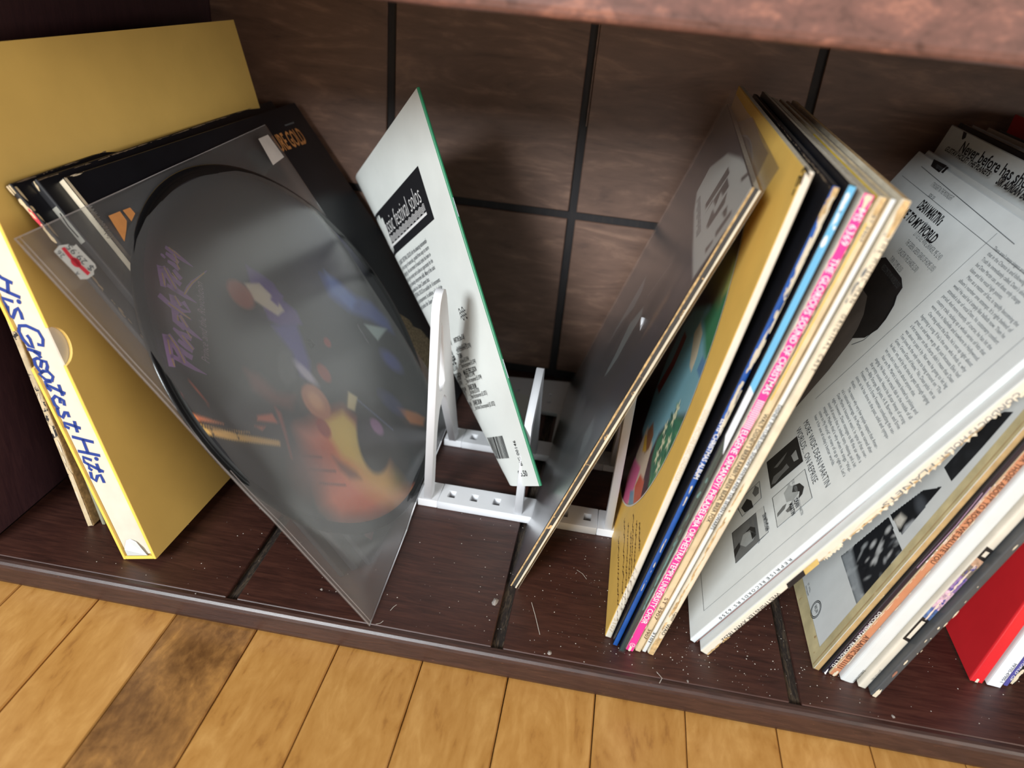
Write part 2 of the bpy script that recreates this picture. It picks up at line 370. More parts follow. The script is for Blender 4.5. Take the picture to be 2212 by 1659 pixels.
M_docu = paper('black violet spine', (34, 28, 40), 0.25, 0.08, 60, coat=0.3)
M_worn = paper('torn speckled spine', (206, 186, 150), 0.85, 0.15, 120, 0.5, wear=(48, 46, 48), wear_scale=110, wear_at=0.54)
M_tape = paper('yellowed tape', (196, 182, 140), 0.4, 0.12, 60, wear=(160, 128, 84), wear_scale=80, wear_at=0.66)
M_tape2 = paper('brown tape', (176, 148, 104), 0.36, 0.14, 80, wear=(214, 196, 158), wear_scale=120, wear_at=0.66)
M_vinyl = paper('black vinyl rim', (18, 19, 21), 0.25, 0.05, 60, 0.0, coat=0.5)
M_plastic = paper('white printed plastic', (232, 233, 236), 0.55, 0.015, 40, 0.04)
M_ink = flat('black ink', (22, 22, 26), 0.55)
M_inkg = flat('grey ink', (98, 102, 106), 0.55)
M_inkf = flat('faint gilt ink', (206, 190, 160), 0.5)
M_inkb = flat('blue ink', (28, 60, 140), 0.5)
M_inkw = flat('white ink', (236, 234, 232), 0.5)
M_orange = flat('orange ink', (214, 148, 88), 0.5)
M_brown = flat('brown ink', (74, 44, 34), 0.5)
M_purple = flat('purple ink', (178, 134, 206), 0.5)
M_gilt = flat('yellow highlight ink', (222, 184, 110), 0.5)
M_mauve = flat('mauve ink', (190, 160, 188), 0.5)
M_green = paper('green cover', (46, 132, 92), 0.4, 0.05, 60)
M_redink = flat('red ink', (214, 62, 78), 0.5)
M_skin = flat('skin tone ink', (150, 104, 84), 0.5)
M_pict = printed('printed picture', 0.35)
M_disc = printed('picture disc print', 0.30, 0.5)
M_film = film('clear vinyl sleeve', 0.12, (0.97, 0.97, 0.97), 0.26, (0.55, 0.55, 0.56), 2.2)
M_film2 = film('clear poly sleeve', 0.03, (0.97, 0.97, 0.97), 0.26, (0.55, 0.55, 0.58), 0.6)
M_seam = film('sleeve seam', 0.35, (0.9, 0.88, 0.88), 0.2, (0.72, 0.66, 0.66), 1.5)

# ---------------------------------------------------------------- floor
ZF = -0.0205
fl = tag(mk('floor', [(-1.6, -1.7, ZF-0.012), (1.6, -1.7, ZF-0.012), (1.6, 0.45, ZF-0.012), (-1.6, 0.45, ZF-0.012)], [(0, 1, 2, 3)], M_gap), kind='structure')
def plank_mesh(nm, m):
    wv = 0.02825; prof = [(-wv, ZF-0.012), (-wv, ZF-0.0009), (-wv+0.0009, ZF), (wv-0.0009, ZF), (wv, ZF-0.0009), (wv, ZF-0.012)]
    V = [(x, y, z) for y in (-1.7, 0.42) for x, z in prof]; n = 6
    F = [(i, i+n, i+n+1, i+1) for i in range(n-1)]+[(5, 4, 3, 2, 1, 0), (6, 7, 8, 9, 10, 11)]
    me = bpy.data.meshes.new(nm); me.from_pydata(V, [], F); me.materials.append(m); return me
pm, ps = plank_mesh('plank', M_floor), plank_mesh('plank_stained', M_stain)
for i in range(-26, 27):
    xc = -0.0224+0.0572*(i+0.5)
    o = bpy.data.objects.new('plank', ps if i in (-4, 11, -15) else pm); link(o, fl); o.location = (xc, 0, random.uniform(-0.0003, 0.0002))
    o.name = 'plank'

# ---------------------------------------------------------------- bookcase
bc = empty('bookcase', Matrix(), label='dark stained wooden bookcase with grooved panels holding all the records', cat='bookcase')
X0, X1, YB, ZU = -0.394, 0.62, 0.383, 0.367
bs = box('bottom_shelf', (X0-0.02, 0.0, -0.0195), (X1+0.02, YB+0.012, -0.0034), M_groove, bc)
GX = [-0.2122, -0.0322, 0.1563, 0.342, 0.53]
xs = [X0]+[v for g in GX for v in (g-0.0038, g+0.0038)]+[X1]
for a, b in zip(xs[::2], xs[1::2]): box('panel', (a, 0.0004, -0.0034), (b, YB, 0.0), M_shelf, bs, 0.0005, 1)
prof = [(0.0, -0.0004), (-0.0025, -0.0003), (-0.0042, -0.0011), (-0.0054, -0.0026), (-0.006, -0.0048), (-0.006, -0.0165), (-0.0052, -0.0188), (-0.0035, -0.0198), (0.0, -0.02)]
n = len(prof); V = [(x, y, z) for x in (X0-0.02, X1+0.02) for y, z in prof]
mk('front_edge', V, [(i, i+n, i+n+1, i+1) for i in range(n-1)]+[tuple(range(n-1, -1, -1)), tuple(range(n, 2*n))], M_trim, bc, smooth=False)
bp = box('back_panel', (X0-0.02, YB+0.003, -0.003), (X1+0.02, YB+0.012, 0.42), M_wgroove, bc)
WX = [-0.2215, -0.0400, 0.1531, 0.338, 0.525]; wx = [X0]+[v for g in WX for v in (g-0.004, g+0.004)]+[X1]
for a, b in zip(wx[::2], wx[1::2]):
    for z0, z1 in ((0.008, 0.1722), (0.1798, 0.419)): box('panel', (a, YB, z0), (b, YB+0.003, z1), M_back, bp, 0.0006, 1)
mk('splinter', [(-0.0376, YB, 0.26), (-0.0366, YB, 0.26), (-0.0362, YB, 0.35), (-0.0372, YB, 0.35), (-0.0376, YB+0.003, 0.26), (-0.0372, YB+0.003, 0.35)], [(0, 1, 2, 3), (0, 3, 5, 4)], M_back, bp)
for nm, a, b in (('side_panel', X0-0.02, X0), ('side_panel', X1, X1+0.02)): box(nm, (a, -0.002, -0.0003), (b, YB+0.003, 0.42), M_side, bc, 0.0008, 1)
us = box('upper_shelf', (X0, 0.004, ZU+0.001), (X1, YB, 0.392), M_side, bc)
prof = [(0.004, ZU), (0.0015, ZU), (-0.0004, ZU+0.0008), (-0.0014, ZU+0.0024), (-0.0018, ZU+0.005), (-0.0018, ZU+0.040), (0.004, ZU+0.042)]
n = len(prof); V = [(x, y, z) for x in (X0-0.02, X1+0.02) for y, z in prof]
mk('upper_edge', V, [(i+1, i+n+1, i+n, i) for i in range(n-1)]+[tuple(range(n)), tuple(range(2*n-1, n-1, -1))], M_upper, bc)
# dust, lint and old paint spots on the boards
V, F = [], []
def blob(x, y, z, r, sx=1.0, seg=6):
    q = len(V); h = r*0.5
    for i in range(seg):
        a = 2*math.pi*i/seg; rr = r*random.uniform(0.6, 1.25); V.append((x+rr*math.cos(a)*sx, y+rr*math.sin(a), z))
    V.append((x, y, z+h)); F.extend((q+i, q+(i+1) % seg, q+seg) for i in range(seg))
for i in range(760):
    x = random.choice((random.uniform(-0.34, 0.34), random.gauss(0.08, 0.05), random.gauss(0.11, 0.07))); y = random.uniform(0.002, 0.13)**1.0
    blob(x, y, 0.0001, random.choice((0.00016, 0.0002, 0.00025, 0.00035, 0.00045)), 1.0, 5)
tag(mk('dust', V, F, M_dust, bs), kind='stuff')
M_spot = flat('grey paint spot', (146, 138, 132), 0.8)
for (x, y), r in zip([(-0.04025,0.03994),(0.00164,0.00385),(-0.15795,0.02247),(-0.23619,-0.01474),(0.08995,0.00188),(0.21596,0.00435)], (0.0042, 0.0024, 0.0014, 0.0008, 0.0012, 0.0016)):
    V, F = [], []; blob(x, y if y > 0.001 else -0.0015, 0.00005, r, 0.7, 9); mk('paint_spot', V, F, M_spot, bs)
V, F = [], []
def fibre(pts, z, wd=0.00035):
    for q4 in ribbon(pts, wd):
        q = len(V); V.extend((a, b, z) for a, b in q4); F.append((q, q+1, q+2, q+3))
for l in ([(-0.10718,0.01442),(-0.10606,0.01816),(-0.10457,0.02072)], [(-0.11274,0.00084),(-0.11008,0.00232),(-0.10893,0.00468)], [(0.0702,0.0046),(0.07366,0.00025),(0.07188,-0.00418)], [(0.01243,0.08575),(0.01676,0.08285),(0.02019,0.07779)], [(-0.01576,0.04518),(-0.01167,0.03382),(-0.00641,0.01743)]):
    fibre(l, 0.0004)
tag(mk('lint', V, F, M_dust, bs), kind='stuff')

# ---------------------------------------------------------------- records at the left
GL = 'records leaning left at the dark end of the shelf'
root('worn', 'record', 'record with a torn black speckled spine, farthest left behind the yellow boxed set', GL)
jacket('worn', M_worn, M_black2, M_tan, M_edge); flakes('worn', 'S', 0.0025, 0.005, 0.0025, 0.11, 26, 0.0022, M_cream2, 1)
decal('worn', 'S', [[(0.0008, 0.0), (0.0046, 0.001), (0.0048, 0.045), (0.0022, 0.052), (0.001, 0.03)]], M_cream, 'bare_spine')
root('thin', 'record', 'thin greyish green record squeezed between the yellow boxed set and the torn speckled record', GL)
M_ggreen = paper('grey green card', (150, 148, 126), 0.7, 0.1, 80); jacket('thin', M_ggreen, M_ggreen, M_ggreen, M_ledge)

bx = root('box', 'boxed_record_set', 'thick yellow boxed set with blue script on its white spine', GL, 'box set')
T, L, D = DIM['box']; tw = 0.0023; zn = 0.160; rn = 0.0125
def case_side(nm, x):
    out = [(0, 0), (D, 0), (D, L), (0, L), (0, zn+rn)]+[(rn*0.82*math.sin(a), zn+rn*math.cos(a)) for a in [math.pi*i/14 for i in range(1, 14)]]+[(0, zn-rn)]
    return plate(nm, out, [], tw, M_gold, bx, (x, 0, 0), (0, 1, 0), (0, 0, 1))
case_side('case_side', 0.0); case_side('case_side', T-tw)
box('case_bottom', (tw, 0.0, 0.0), (T-tw, D, 0.0026), M_gold, bx); box('case_top', (tw, 0.0, L-0.0026), (T-tw, D, L), M_gold, bx); box('case_back', (tw, D-0.002, 0.0026), (T-tw, D, L-0.0026), M_gold, bx)
for q in ('L', 'R'):
    xa = (0.0, tw) if q == 'L' else (T-tw, T)
    for z0, z1 in ((0.0, zn-rn), (zn+rn, L)): box('case_lip', (xa[0]+0.0001, -0.0005, z0), (xa[1]-0.0001, 0.0006, z1), M_gold_lit, bx, 0.0003, 1)
box('case_lip', (tw, -0.0005, 0.0001), (T-tw, 0.0006, 0.0026), M_gold_lit, bx, 0.0003, 1)
inn = box('inner_box', (tw+0.0003, 0.0012, 0.0030), (T-tw-0.0003, D-0.003, L-0.003), M_ivory, bx, 0.0006, 1)
bl = [
 [(0.0071,0.2086),(0.00922,0.20527),(0.015,0.20126)], [(0.00344,0.19989),(0.0099,0.19578),(0.01571,0.19231)], [(0.01197,0.20243),(0.00863,0.19533)],
 [(0.00954,0.19031),(0.00306,0.19328),(0.00312,0.18919),(0.00174,0.18313)], [(0.0041,0.18851),(0.00174,0.18313),(0.00373,0.18057),(0.00788,0.18491),(0.01059,0.18612),(0.01082,0.18286),(0.00994,0.17879)],
 [(0.01209,0.16261),(0.01556,0.1614),(0.01773,0.16547),(0.0171,0.17066),(0.01051,0.17486),(0.00561,0.17531),(0.00338,0.1719),(0.00362,0.16671),(0.00534,0.16227),(0.00785,0.16052),(0.00856,0.16628),(0.00769,0.16909)],
 [(0.00322,0.16029),(0.00773,0.15837),(0.01157,0.1565)], [(0.00706,0.15842),(0.00943,0.15575),(0.00998,0.15352)],
 [(0.00626,0.14723),(0.00935,0.1517),(0.00732,0.15374),(0.00449,0.15303),(0.00355,0.14934),(0.00461,0.14546),(0.00599,0.14345)], [(0.00935,0.1517),(0.01236,0.15083),(0.01176,0.14775),(0.00981,0.14538)],
 [(0.00764,0.14523),(0.0033,0.14302),(0.00573,0.139),(0.01013,0.13803),(0.01225,0.14075),(0.01033,0.14439),(0.00681,0.14498)], [(0.00913,0.13746),(0.00457,0.13748),(0.00447,0.13329),(0.0062,0.13122)],
 [(0.0046,0.13554),(0.00991,0.13225),(0.0154,0.12862)], [(0.01355,0.13521),(0.01256,0.12719)],
 [(0.00823,0.12223),(0.00936,0.12577),(0.00711,0.12757),(0.0039,0.12549),(0.00362,0.12155),(0.00521,0.11846)], [(0.00936,0.12577),(0.01161,0.12398),(0.01049,0.12043)],
 [(0.00417,0.11919),(0.00285,0.1146),(0.00479,0.11213),(0.00852,0.11591),(0.01024,0.1158),(0.0098,0.11215)],
 [(0.01447,0.10377),(0.0087,0.10648),(0.00398,0.10846),(0.00367,0.10576),(0.00613,0.10426)], [(0.01227,0.10931),(0.01054,0.10093)],
 [(0.00483,0.09816),(0.01187,0.0957),(0.01924,0.09323)], [(0.00411,0.08741),(0.01174,0.08527),(0.01934,0.08314)], [(0.01204,0.09604),(0.01104,0.0853)],
 [(0.01132,0.08),(0.00578,0.08274),(0.00495,0.07888),(0.0073,0.07698)], [(0.01631,0.07086),(0.01163,0.07393),(0.0073,0.07698),(0.00646,0.0738),(0.00791,0.0723)], [(0.01368,0.0774),(0.01313,0.07027)],
 [(0.00596,0.0713),(0.00478,0.06664),(0.0068,0.06401),(0.00978,0.06789),(0.01263,0.06849),(0.01271,0.06487),(0.01258,0.06232)]]
P = []
for l in bl: P += ribbon(l, 0.0023)
P += [[(a+0.0016*math.cos(t), b+0.0016*math.sin(t)) for t in [math.pi/4*i for i in range(8)]] for a, b in [(0.01338,0.18993),(0.01536,0.08087)]]
decal('box', 'S', P, M_inkb, 'lettering', off=-0.0009)
tn = [(0.0045, 0.0032), (0.021, 0.0032), (0.0195, 0.010), (0.0165, 0.0145), (0.012, 0.0165), (0.0085, 0.0155), (0.0055, 0.009)]
mk('torn_label', [(a, 0.0010-0.0022*math.sin(math.pi*min(1, b/0.0165)), b) for a, b in tn]+[(a, 0.0010, b) for a, b in tn], [tuple(range(7)), (1, 8, 7, 0)], M_white, bx)

root('blacka', 'record', 'black record with torn red marked spine corner, resting on the yellow boxed set', GL)
jacket('blacka', M_black2, M_black, M_black, M_edge)
flakes('blacka', 'S', 0.002, 0.25, 0.002, 0.312, 26, 0.0026, M_cream, 3); flakes('blacka', 'R', 0.001, 0.20, 0.001, 0.312, 24, 0.0022, M_cream, 4); flakes('blacka', 'R', 0.004, 0.3125, 0.28, 0.3128, 80, 0.0009, M_scuff, 5, elong=7)
z = (0.2957,0.28489); flakes('blacka', 'S', 0.0022, z[0], 0.0022, z[1], 14, 0.0020, M_redink, 6)
decal('blacka', 'R', [[(0.10627,0.31092),(0.1304,0.31279),(0.14635,0.31087),(0.14801,0.30523),(0.12181,0.30593),(0.10481,0.307)]], paper('dim violet print', (70, 52, 74), 0.5), 'cover_print')
decal('blacka', 'R', [[(0.14447,0.3094),(0.16504,0.31232),(0.20085,0.31074),(0.20653,0.30718),(0.18013,0.30609),(0.14754,0.30685)]], M_skin, 'cover_print')
decal('blacka', 'R', [[(0.2249,0.3069),(0.23609,0.31028),(0.25008,0.31072),(0.25335,0.30578),(0.23516,0.30492)]], paper('dim blue print', (62, 74, 88), 0.5), 'cover_print')
root('blackb', 'record', 'black record with a small grey label on its spine, second of the black stack', GL)
jacket('blackb', M_black2, M_black, M_black, M_edge)
flakes('blackb', 'R', 0.002, 0.3122, 0.29, 0.3125, 80, 0.0009, M_scuff, 8, elong=8); flakes('blackb', 'S', 0.003, 0.308, 0.004, 0.3125, 7, 0.0018, M_cream, 9)
decal('blackb', 'S', [[(0.0012, 0.272), (0.0052, 0.272), (0.0052, 0.296), (0.0012, 0.296)]], paper('grey spine label', (150, 148, 138), 0.6), 'spine_label')
strokes('blackb', 'S', [[(0.0040, 0.292), (0.0028, 0.284), (0.0032, 0.276)]], 0.0008, M_black2, off=0.0004)
root('gold', 'record', 'black record with white torn spine and small orange capitals at its top back corner', GL)
jacket('gold', M_black2, M_black, M_black, M_edge); decal('gold', 'S', [[(0.0001, 0.12), (0.0041, 0.13), (0.0041, 0.3128), (0.0001, 0.3128)]], M_cream2, 'bare_spine', 0.0003)
flakes('gold', 'R', 0.0006, 0.14, 0.0006, 0.312, 60, 0.0014, M_cream2, 11, elong=5)
decal('gold', 'R', [[(0.0, 0.12), (0.0012, 0.12), (0.0026, 0.17), (0.0032, 0.24), (0.0022, 0.3128), (0.0, 0.3128)]], M_cream2, 'worn_edge', off=0.0003)
flakes('gold', 'R', 0.004, 0.3128, 0.02, 0.3128, 6, 0.0014, M_cream2, 12, elong=5)
pg = [(0.23305,0.27806),(0.28946,0.27613)]
lettering('gold', 'R', [('PURE GOLD', pg[0], pg[1], 0.0155, 0, 0.02)], M_orange)
pa = [(a+0.0045, b) for a, b in [(-0.00516,0.29426),(-0.00668,0.27205)]]
lettering('gold', 'R', [('ANL1-0971(e)', pa[0], pa[1], 0.0048, 0, 0.01)], M_inkw, off=0.0007)
decal('gold', 'R', [[(0.27093,0.29774),(0.28981,0.29755),(0.28848,0.2959),(0.27089,0.29636)]], M_inkg, 'print')
decal('gold', 'R', [[(0.24476,0.10589),(0.25173,0.09734),(0.25679,0.09065),(0.25632,0.08324),(0.26499,0.07575),(0.26795,0.06257),(0.2611,0.05087),(0.21878,0.01854),(0.18507,0.01734),(0.19899,0.06238)]], paper('speckled torn board', (150, 132, 104), 0.9, 0.3, 500, 0.6), 'torn_corner')

# picture disc in its clear sleeve
dn, dg_, df_ = Vector((0.8008, -0.0284, 0.5983)), None, None
df_ = Vector((-0.5983, 0, 0.8008)); df_ = (df_-dn*dn.dot(df_)).normalized(); dg_ = df_.cross(dn)
dc = Vector((-0.2114, 0.1455, 0.1205))
MD = Matrix(((dn.x, dg_.x, df_.x, dc.x), (dn.y, dg_.y, df_.y, dc.y), (dn.z, dg_.z, df_.z, dc.z), (0, 0, 0, 1)))
ROOT['disc'] = empty('picture_disc', MD, label='dark picture disc with purple hand lettering, inside the clear sleeve', cat='record'); DIM['disc'] = (0.0015, 0, 0)
RD = 0.1485
def lathe(name, prof, m, parent, seg=128):
    V = [(x, r*math.cos(2*math.pi*i/seg), r*math.sin(2*math.pi*i/seg)) for r, x in prof for i in range(seg)]
    F = [(j*seg+i, j*seg+(i+1) % seg, (j+1)*seg+(i+1) % seg, (j+1)*seg+i) for j in range(len(prof)-1) for i in range(seg)]
    return mk(name, V, F, m, parent, smooth=True)
lathe('vinyl', [(0.0036, 0.0), (0.0036, 0.0015), (RD*0.955, 0.0015), (RD*0.975, 0.0019), (RD*0.993, 0.0018), (RD, 0.0012), (RD, 0.0004), (RD*0.993, 0.0), (0.0036, 0.0)], M_vinyl, ROOT['disc'])
DS = [
 ('e', ((-0.01, 0.03), (0.11, 0.08), 0.4), (52, 54, 60), 0.08, 0.8), ('e', ([(0.1148,0.05793)][0], (0.06, 0.03), 0.6), (76, 78, 98), 0.05, 0.8),
 ('e', ([(-0.08278,0.08767)][0], (0.03, 0.018), 1.2), (72, 34, 44), 0.03, 0.9), ('e', ([(-0.04449,0.09302)][0], (0.05, 0.03), 1.2), (40, 34, 40), 0.05, 0.8),
 ('p', [(0.06902,0.03443),(0.08389,0.02357),(0.0962,-0.00078),(0.11037,-0.01315),(0.11813,-0.03596),(0.1119,-0.04816),(0.09272,-0.02345),(0.07088,-0.0042),(0.06091,0.01529)], (72, 88, 150), 0.0066),
 ('p', [(0.07705,0.03335),(0.08443,0.01868),(0.09167,-0.00351),(0.07746,-0.00544),(0.06742,0.01692)], (104, 130, 190), 0.0055, 0.8),
 ('p', [(-0.00612,0.07225),(0.00122,0.06284),(0.00763,0.05114),(0.00459,0.03675),(0.01021,0.02484),(0.00589,0.01501),(-0.01586,0.0234),(-0.02376,0.03387),(-0.01587,0.05023),(-0.01468,0.06163)], (92, 70, 138), 0.0033),
 ('p', [(-0.02059,0.06341),(-0.00638,0.05723),(-0.0041,0.04814),(-0.00108,0.03938),(-0.00225,0.03081),(-0.01218,0.03146),(-0.01861,0.04186),(-0.02377,0.05066)], (196, 190, 176), 0.0022),
 ('p', [(0.00478,0.04909),(0.00817,0.03928),(-0.00528,0.03639),(-0.00779,0.0433)], (96, 72, 140), 0.0022),
 ('e', ([(-0.03176,0.05901)][0], (0.010, 0.012), 0.3), (150, 92, 80), 0.0033),
 ('p', [(-0.02492,0.02878),(0.00012,0.01789),(-0.01495,-0.00821),(-0.02776,-0.01793),(-0.03383,-0.01097),(-0.02522,0.00592)], (82, 74, 150), 0.0055),
 ('e', ([(-0.02746,-0.01215)][0], (0.004, 0.012), 0.2), (186, 184, 220), 0.0033),
 ('p', [(0.07939,-0.02171),(0.10715,-0.04063),(0.08209,-0.04068)], (168, 180, 176), 0.0022), ('l', ([(0.06997,-0.01796),(0.06713,-0.0357)], 0.00044), (130, 130, 130), 0.0011),
 ('e', ([(0.0185,-0.00896)][0], (0.004, 0.004), 0), (150, 62, 50), 0.00165), ('e', ([(-0.00919,-0.02278)][0], (0.006, 0.008), 0), (150, 66, 50), 0.0022),
 ('p', [(-0.04133,0.01065),(-0.0304,0.01203),(-0.02522,0.00592),(-0.04072,-0.01025),(-0.05406,-0.00887),(-0.05298,0.00026)], (88, 92, 96), 0.0044, 0.7),
 ('p', [(-0.0776,0.0193),(-0.07005,0.01026),(-0.06623,-0.00712),(-0.05389,-0.0172),(-0.06452,-0.02037),(-0.07597,-0.00904),(-0.08259,0.00685)], (120, 76, 72), 0.0088, 0.9),
 ('p', [(-0.1378,0.04045),(-0.13556,0.03494),(-0.13862,0.02992),(-0.14198,0.03205)], (150, 66, 70), 0.0022), ('l', ([(-0.12311,0.03856),(-0.12433,0.01869)], 0.00039), (170, 84, 60), 0.00083),
 ('p', [(-0.14146,0.02756),(-0.13942,0.02346),(-0.12418,0.00478),(-0.14097,0.01886)], (206, 128, 88), 0.00165),
 ('p', [(-0.14239,0.0177),(-0.12283,-0.0013),(-0.11122,-0.01075),(-0.12435,-0.00248),(-0.1396,0.01157)], (214, 166, 104), 0.0011), ('p', [(-0.14195,0.01388),(-0.09457,-0.02933),(-0.09725,-0.03222),(-0.12789,-0.00522),(-0.14255,0.01003)], (216, 170, 106), 0.0011),
 ('l', ([(-0.14043,0.01427),(-0.0933,-0.02942)], 0.00044), (40, 36, 36), 0.00055), ('l', ([(-0.13421,0.01079),(-0.13715,0.00415)], 0.00039), (40, 36, 36), 0.00055), ('l', ([(-0.11984,-0.0026),(-0.12341,-0.00985)], 0.00039), (40, 36, 36), 0.00055),
 ('p', [(-0.09611,-0.00705),(-0.0837,-0.01361),(-0.08514,-0.02062),(-0.09887,-0.0091)], (190, 110, 86), 0.00165), ('p', [(-0.10417,-0.01018),(-0.09658,-0.01608),(-0.10153,-0.01584)], (170, 100, 82), 0.00165),
 ('p', [(-0.07743,-0.01209),(-0.07651,-0.01749),(-0.08397,-0.02783),(-0.0962,-0.04344),(-0.08542,-0.02684)], (160, 88, 76), 0.0033),
 ('p', [(-0.03972,-0.0449),(-0.01927,-0.05385),(-0.01584,-0.06607),(-0.0181,-0.08201),(-0.02843,-0.09783),(-0.01419,-0.1084),(-0.03115,-0.12411),(-0.00635,-0.14585),(-0.07254,-0.11993),(-0.09874,-0.10015),(-0.10003,-0.08191),(-0.0891,-0.06951),(-0.08095,-0.05463),(-0.07201,-0.03599),(-0.06236,-0.04005)], (198, 116, 84), 0.02),
 ('p', [(-0.04237,-0.04662),(-0.0202,-0.05325),(-0.01749,-0.06588),(-0.01999,-0.08069),(-0.02951,-0.09238),(-0.04093,-0.09312),(-0.05274,-0.07357),(-0.05106,-0.05896)], (226, 184, 104), 0.0077),
 ('e', ([(-0.03619,-0.10597)][0], (0.016, 0.03), 0.5), (232, 178, 104), 0.02, 0.8),
 ('p', [(-0.0618,-0.06694),(-0.05728,-0.07641),(-0.05123,-0.08988),(-0.05161,-0.09594),(-0.06165,-0.08818),(-0.06421,-0.07738)], (92, 56, 52), 0.0055, 0.8), ('l', ([(-0.08804,-0.04696),(-0.07195,-0.06039)], 0.00077), (56, 42, 42), 0.00165), ('l', ([(-0.08951,-0.05828),(-0.06947,-0.07515)], 0.00077), (56, 42, 42), 0.00165),
 ('l', ([(-0.09027,-0.07028),(-0.07013,-0.08778)], 0.00066), (66, 46, 44), 0.00165), ('e', ([(-0.08392,-0.06082)][0], (0.02, 0.016), 0), (130, 76, 70), 0.02, 0.6),
 ('e', ([(-0.00648,-0.08636)][0], (0.033, 0.020), 0.5), (26, 26, 32), 0.0033),
 ('l', ([(0.0042,-0.05514),(0.01953,-0.09749)], 0.00055), (110, 124, 160), 0.0011), ('e', ([(0.00405,-0.08409)][0], (0.006, 0.008), 0.2), (150, 110, 150), 0.0022),
 ('p', [(0.00144,-0.04701),(0.00697,-0.05595),(-0.00715,-0.0608),(-0.01195,-0.05407)], (196, 186, 150), 0.0022),
 ('e', ([(-0.03815,-0.03211)][0], (0.0125, 0.0150), 0.2), (176, 126, 100), 0.0022), ('e', ([(-0.03792,-0.0314)][0], (0.006, 0.008), 0.2), (204, 164, 128), 0.0044, 0.8),
 ('e', ([(-0.05005,-0.04882)][0], (0.006, 0.008), 0), (150, 62, 50), 0.0022),
 ('p', [(0.04479,-0.09044),(0.06476,-0.10944),(0.07155,-0.11912),(0.06094,-0.1215),(0.0467,-0.10883)], (204, 130, 60), 0.0033), ('e', ([(0.08122,-0.06215)][0], (0.008, 0.014), 0.4), (84, 92, 160), 0.0055, 0.8), ('e', ([(0.04208,-0.08374)][0], (0.008, 0.016), 0.4), (70, 76, 130), 0.0055, 0.7)]
painted('disc', 'R', -RD*0.955, RD*0.955, -RD*0.955, RD*0.955, 0.0013, (34, 35, 40), DS, M_disc, 'picture', clip=lambda a, b: a*a+b*b < (RD*0.955)**2 and a*a+b*b > 0.0038**2, off=0.0001, gain=1.7)
lathe('picture_edge', [(RD*0.945, 0.00165), (RD*0.957, 0.0019), (RD*0.968, 0.0019)], M_vinyl, ROOT['disc'])
def taper(k, l, w0): return [l, w0]
ps = [([(-0.11407,0.06712),(-0.12045,0.05922),(-0.12742,0.05043)], [.0062, .0058, .0050]), ([(-0.11371,0.0666),(-0.11432,0.05728),(-0.11721,0.0481),(-0.11368,0.04117),(-0.10885,0.03372)], [.006, .0056, .005, .003, .0005]), ([(-0.12221,0.05607),(-0.11752,0.04827)], .0034),
 ([(-0.10909,0.06039),(-0.1074,0.05495),(-0.10491,0.05008)], [.003, .004, .0045]), ([(-0.11278,0.05645),(-0.11138,0.0508),(-0.10936,0.04687)], [.003, .004, .0042]), ([(-0.10589,0.06775),(-0.1045,0.06252),(-0.10465,0.0503)], [.002, .004, .0045]), ([(-0.10346,0.06338),(-0.10106,0.05934),(-0.09933,0.05597)], [.002, .004, .0042]),
 ([(-0.09395,0.07609),(-0.10018,0.07043),(-0.09828,0.06424),(-0.09593,0.0627),(-0.0941,0.07163)], [.006, .005, .005, .004, .003]), ([(-0.09698,0.06359),(-0.09465,0.05672),(-0.09254,0.05132)], [.004, .003, .0008]), ([(-0.09719,0.08825),(-0.09466,0.07851),(-0.08839,0.06496)], [.0045, .004, .0008]),
 ([(-0.08763,0.08358),(-0.09249,0.07818),(-0.08938,0.07251),(-0.08479,0.06925)], [.006, .005, .003, .001]), ([(-0.08749,0.08282),(-0.08804,0.07539)], .004), ([(-0.08398,0.07701),(-0.08445,0.06908)], [.004, .001]),
 ([(-0.07943,0.10179),(-0.08461,0.09606),(-0.08948,0.09062)], [.006, .0055, .0045]), ([(-0.07868,0.10114),(-0.08007,0.09344),(-0.08195,0.08486),(-0.07863,0.07879),(-0.07438,0.07148)], [.0055, .005, .0048, .004, .0006]), ([(-0.07884,0.07995),(-0.07186,0.08214),(-0.06485,0.08337),(-0.04579,0.08438)], [.002, .0026, .0024, .0005]), ([(-0.08575,0.09036),(-0.08195,0.08311)], .003),
 ([(-0.07633,0.0988),(-0.07795,0.09393),(-0.07548,0.08586)], [.002, .0035, .0042]), ([(-0.07192,0.09593),(-0.07209,0.0918),(-0.07178,0.08849)], [.003, .004, .004]), ([(-0.07122,0.10226),(-0.06885,0.09852),(-0.06766,0.09417)], [.0025, .004, .004]), ([(-0.07232,0.10788),(-0.07175,0.10663),(-0.07131,0.10438)], [.0015, .0028, .002]),
 ([(-0.06789,0.10685),(-0.06578,0.10289),(-0.06405,0.09763)], [.003, .0045, .004]), ([(-0.0646,0.11009),(-0.06134,0.10395),(-0.0583,0.09745),(-0.05492,0.09106)], [.003, .005, .0034, .0005])]
for off, m, nm, sc in ((0.0004, M_purple, 'lettering', 0.92),):
    P = []
    for l, wd in ps: P += ribbon(l, [q*sc for q in wd] if isinstance(wd, list) else wd*sc)
    decal('disc', 'R', P, m, nm, off)
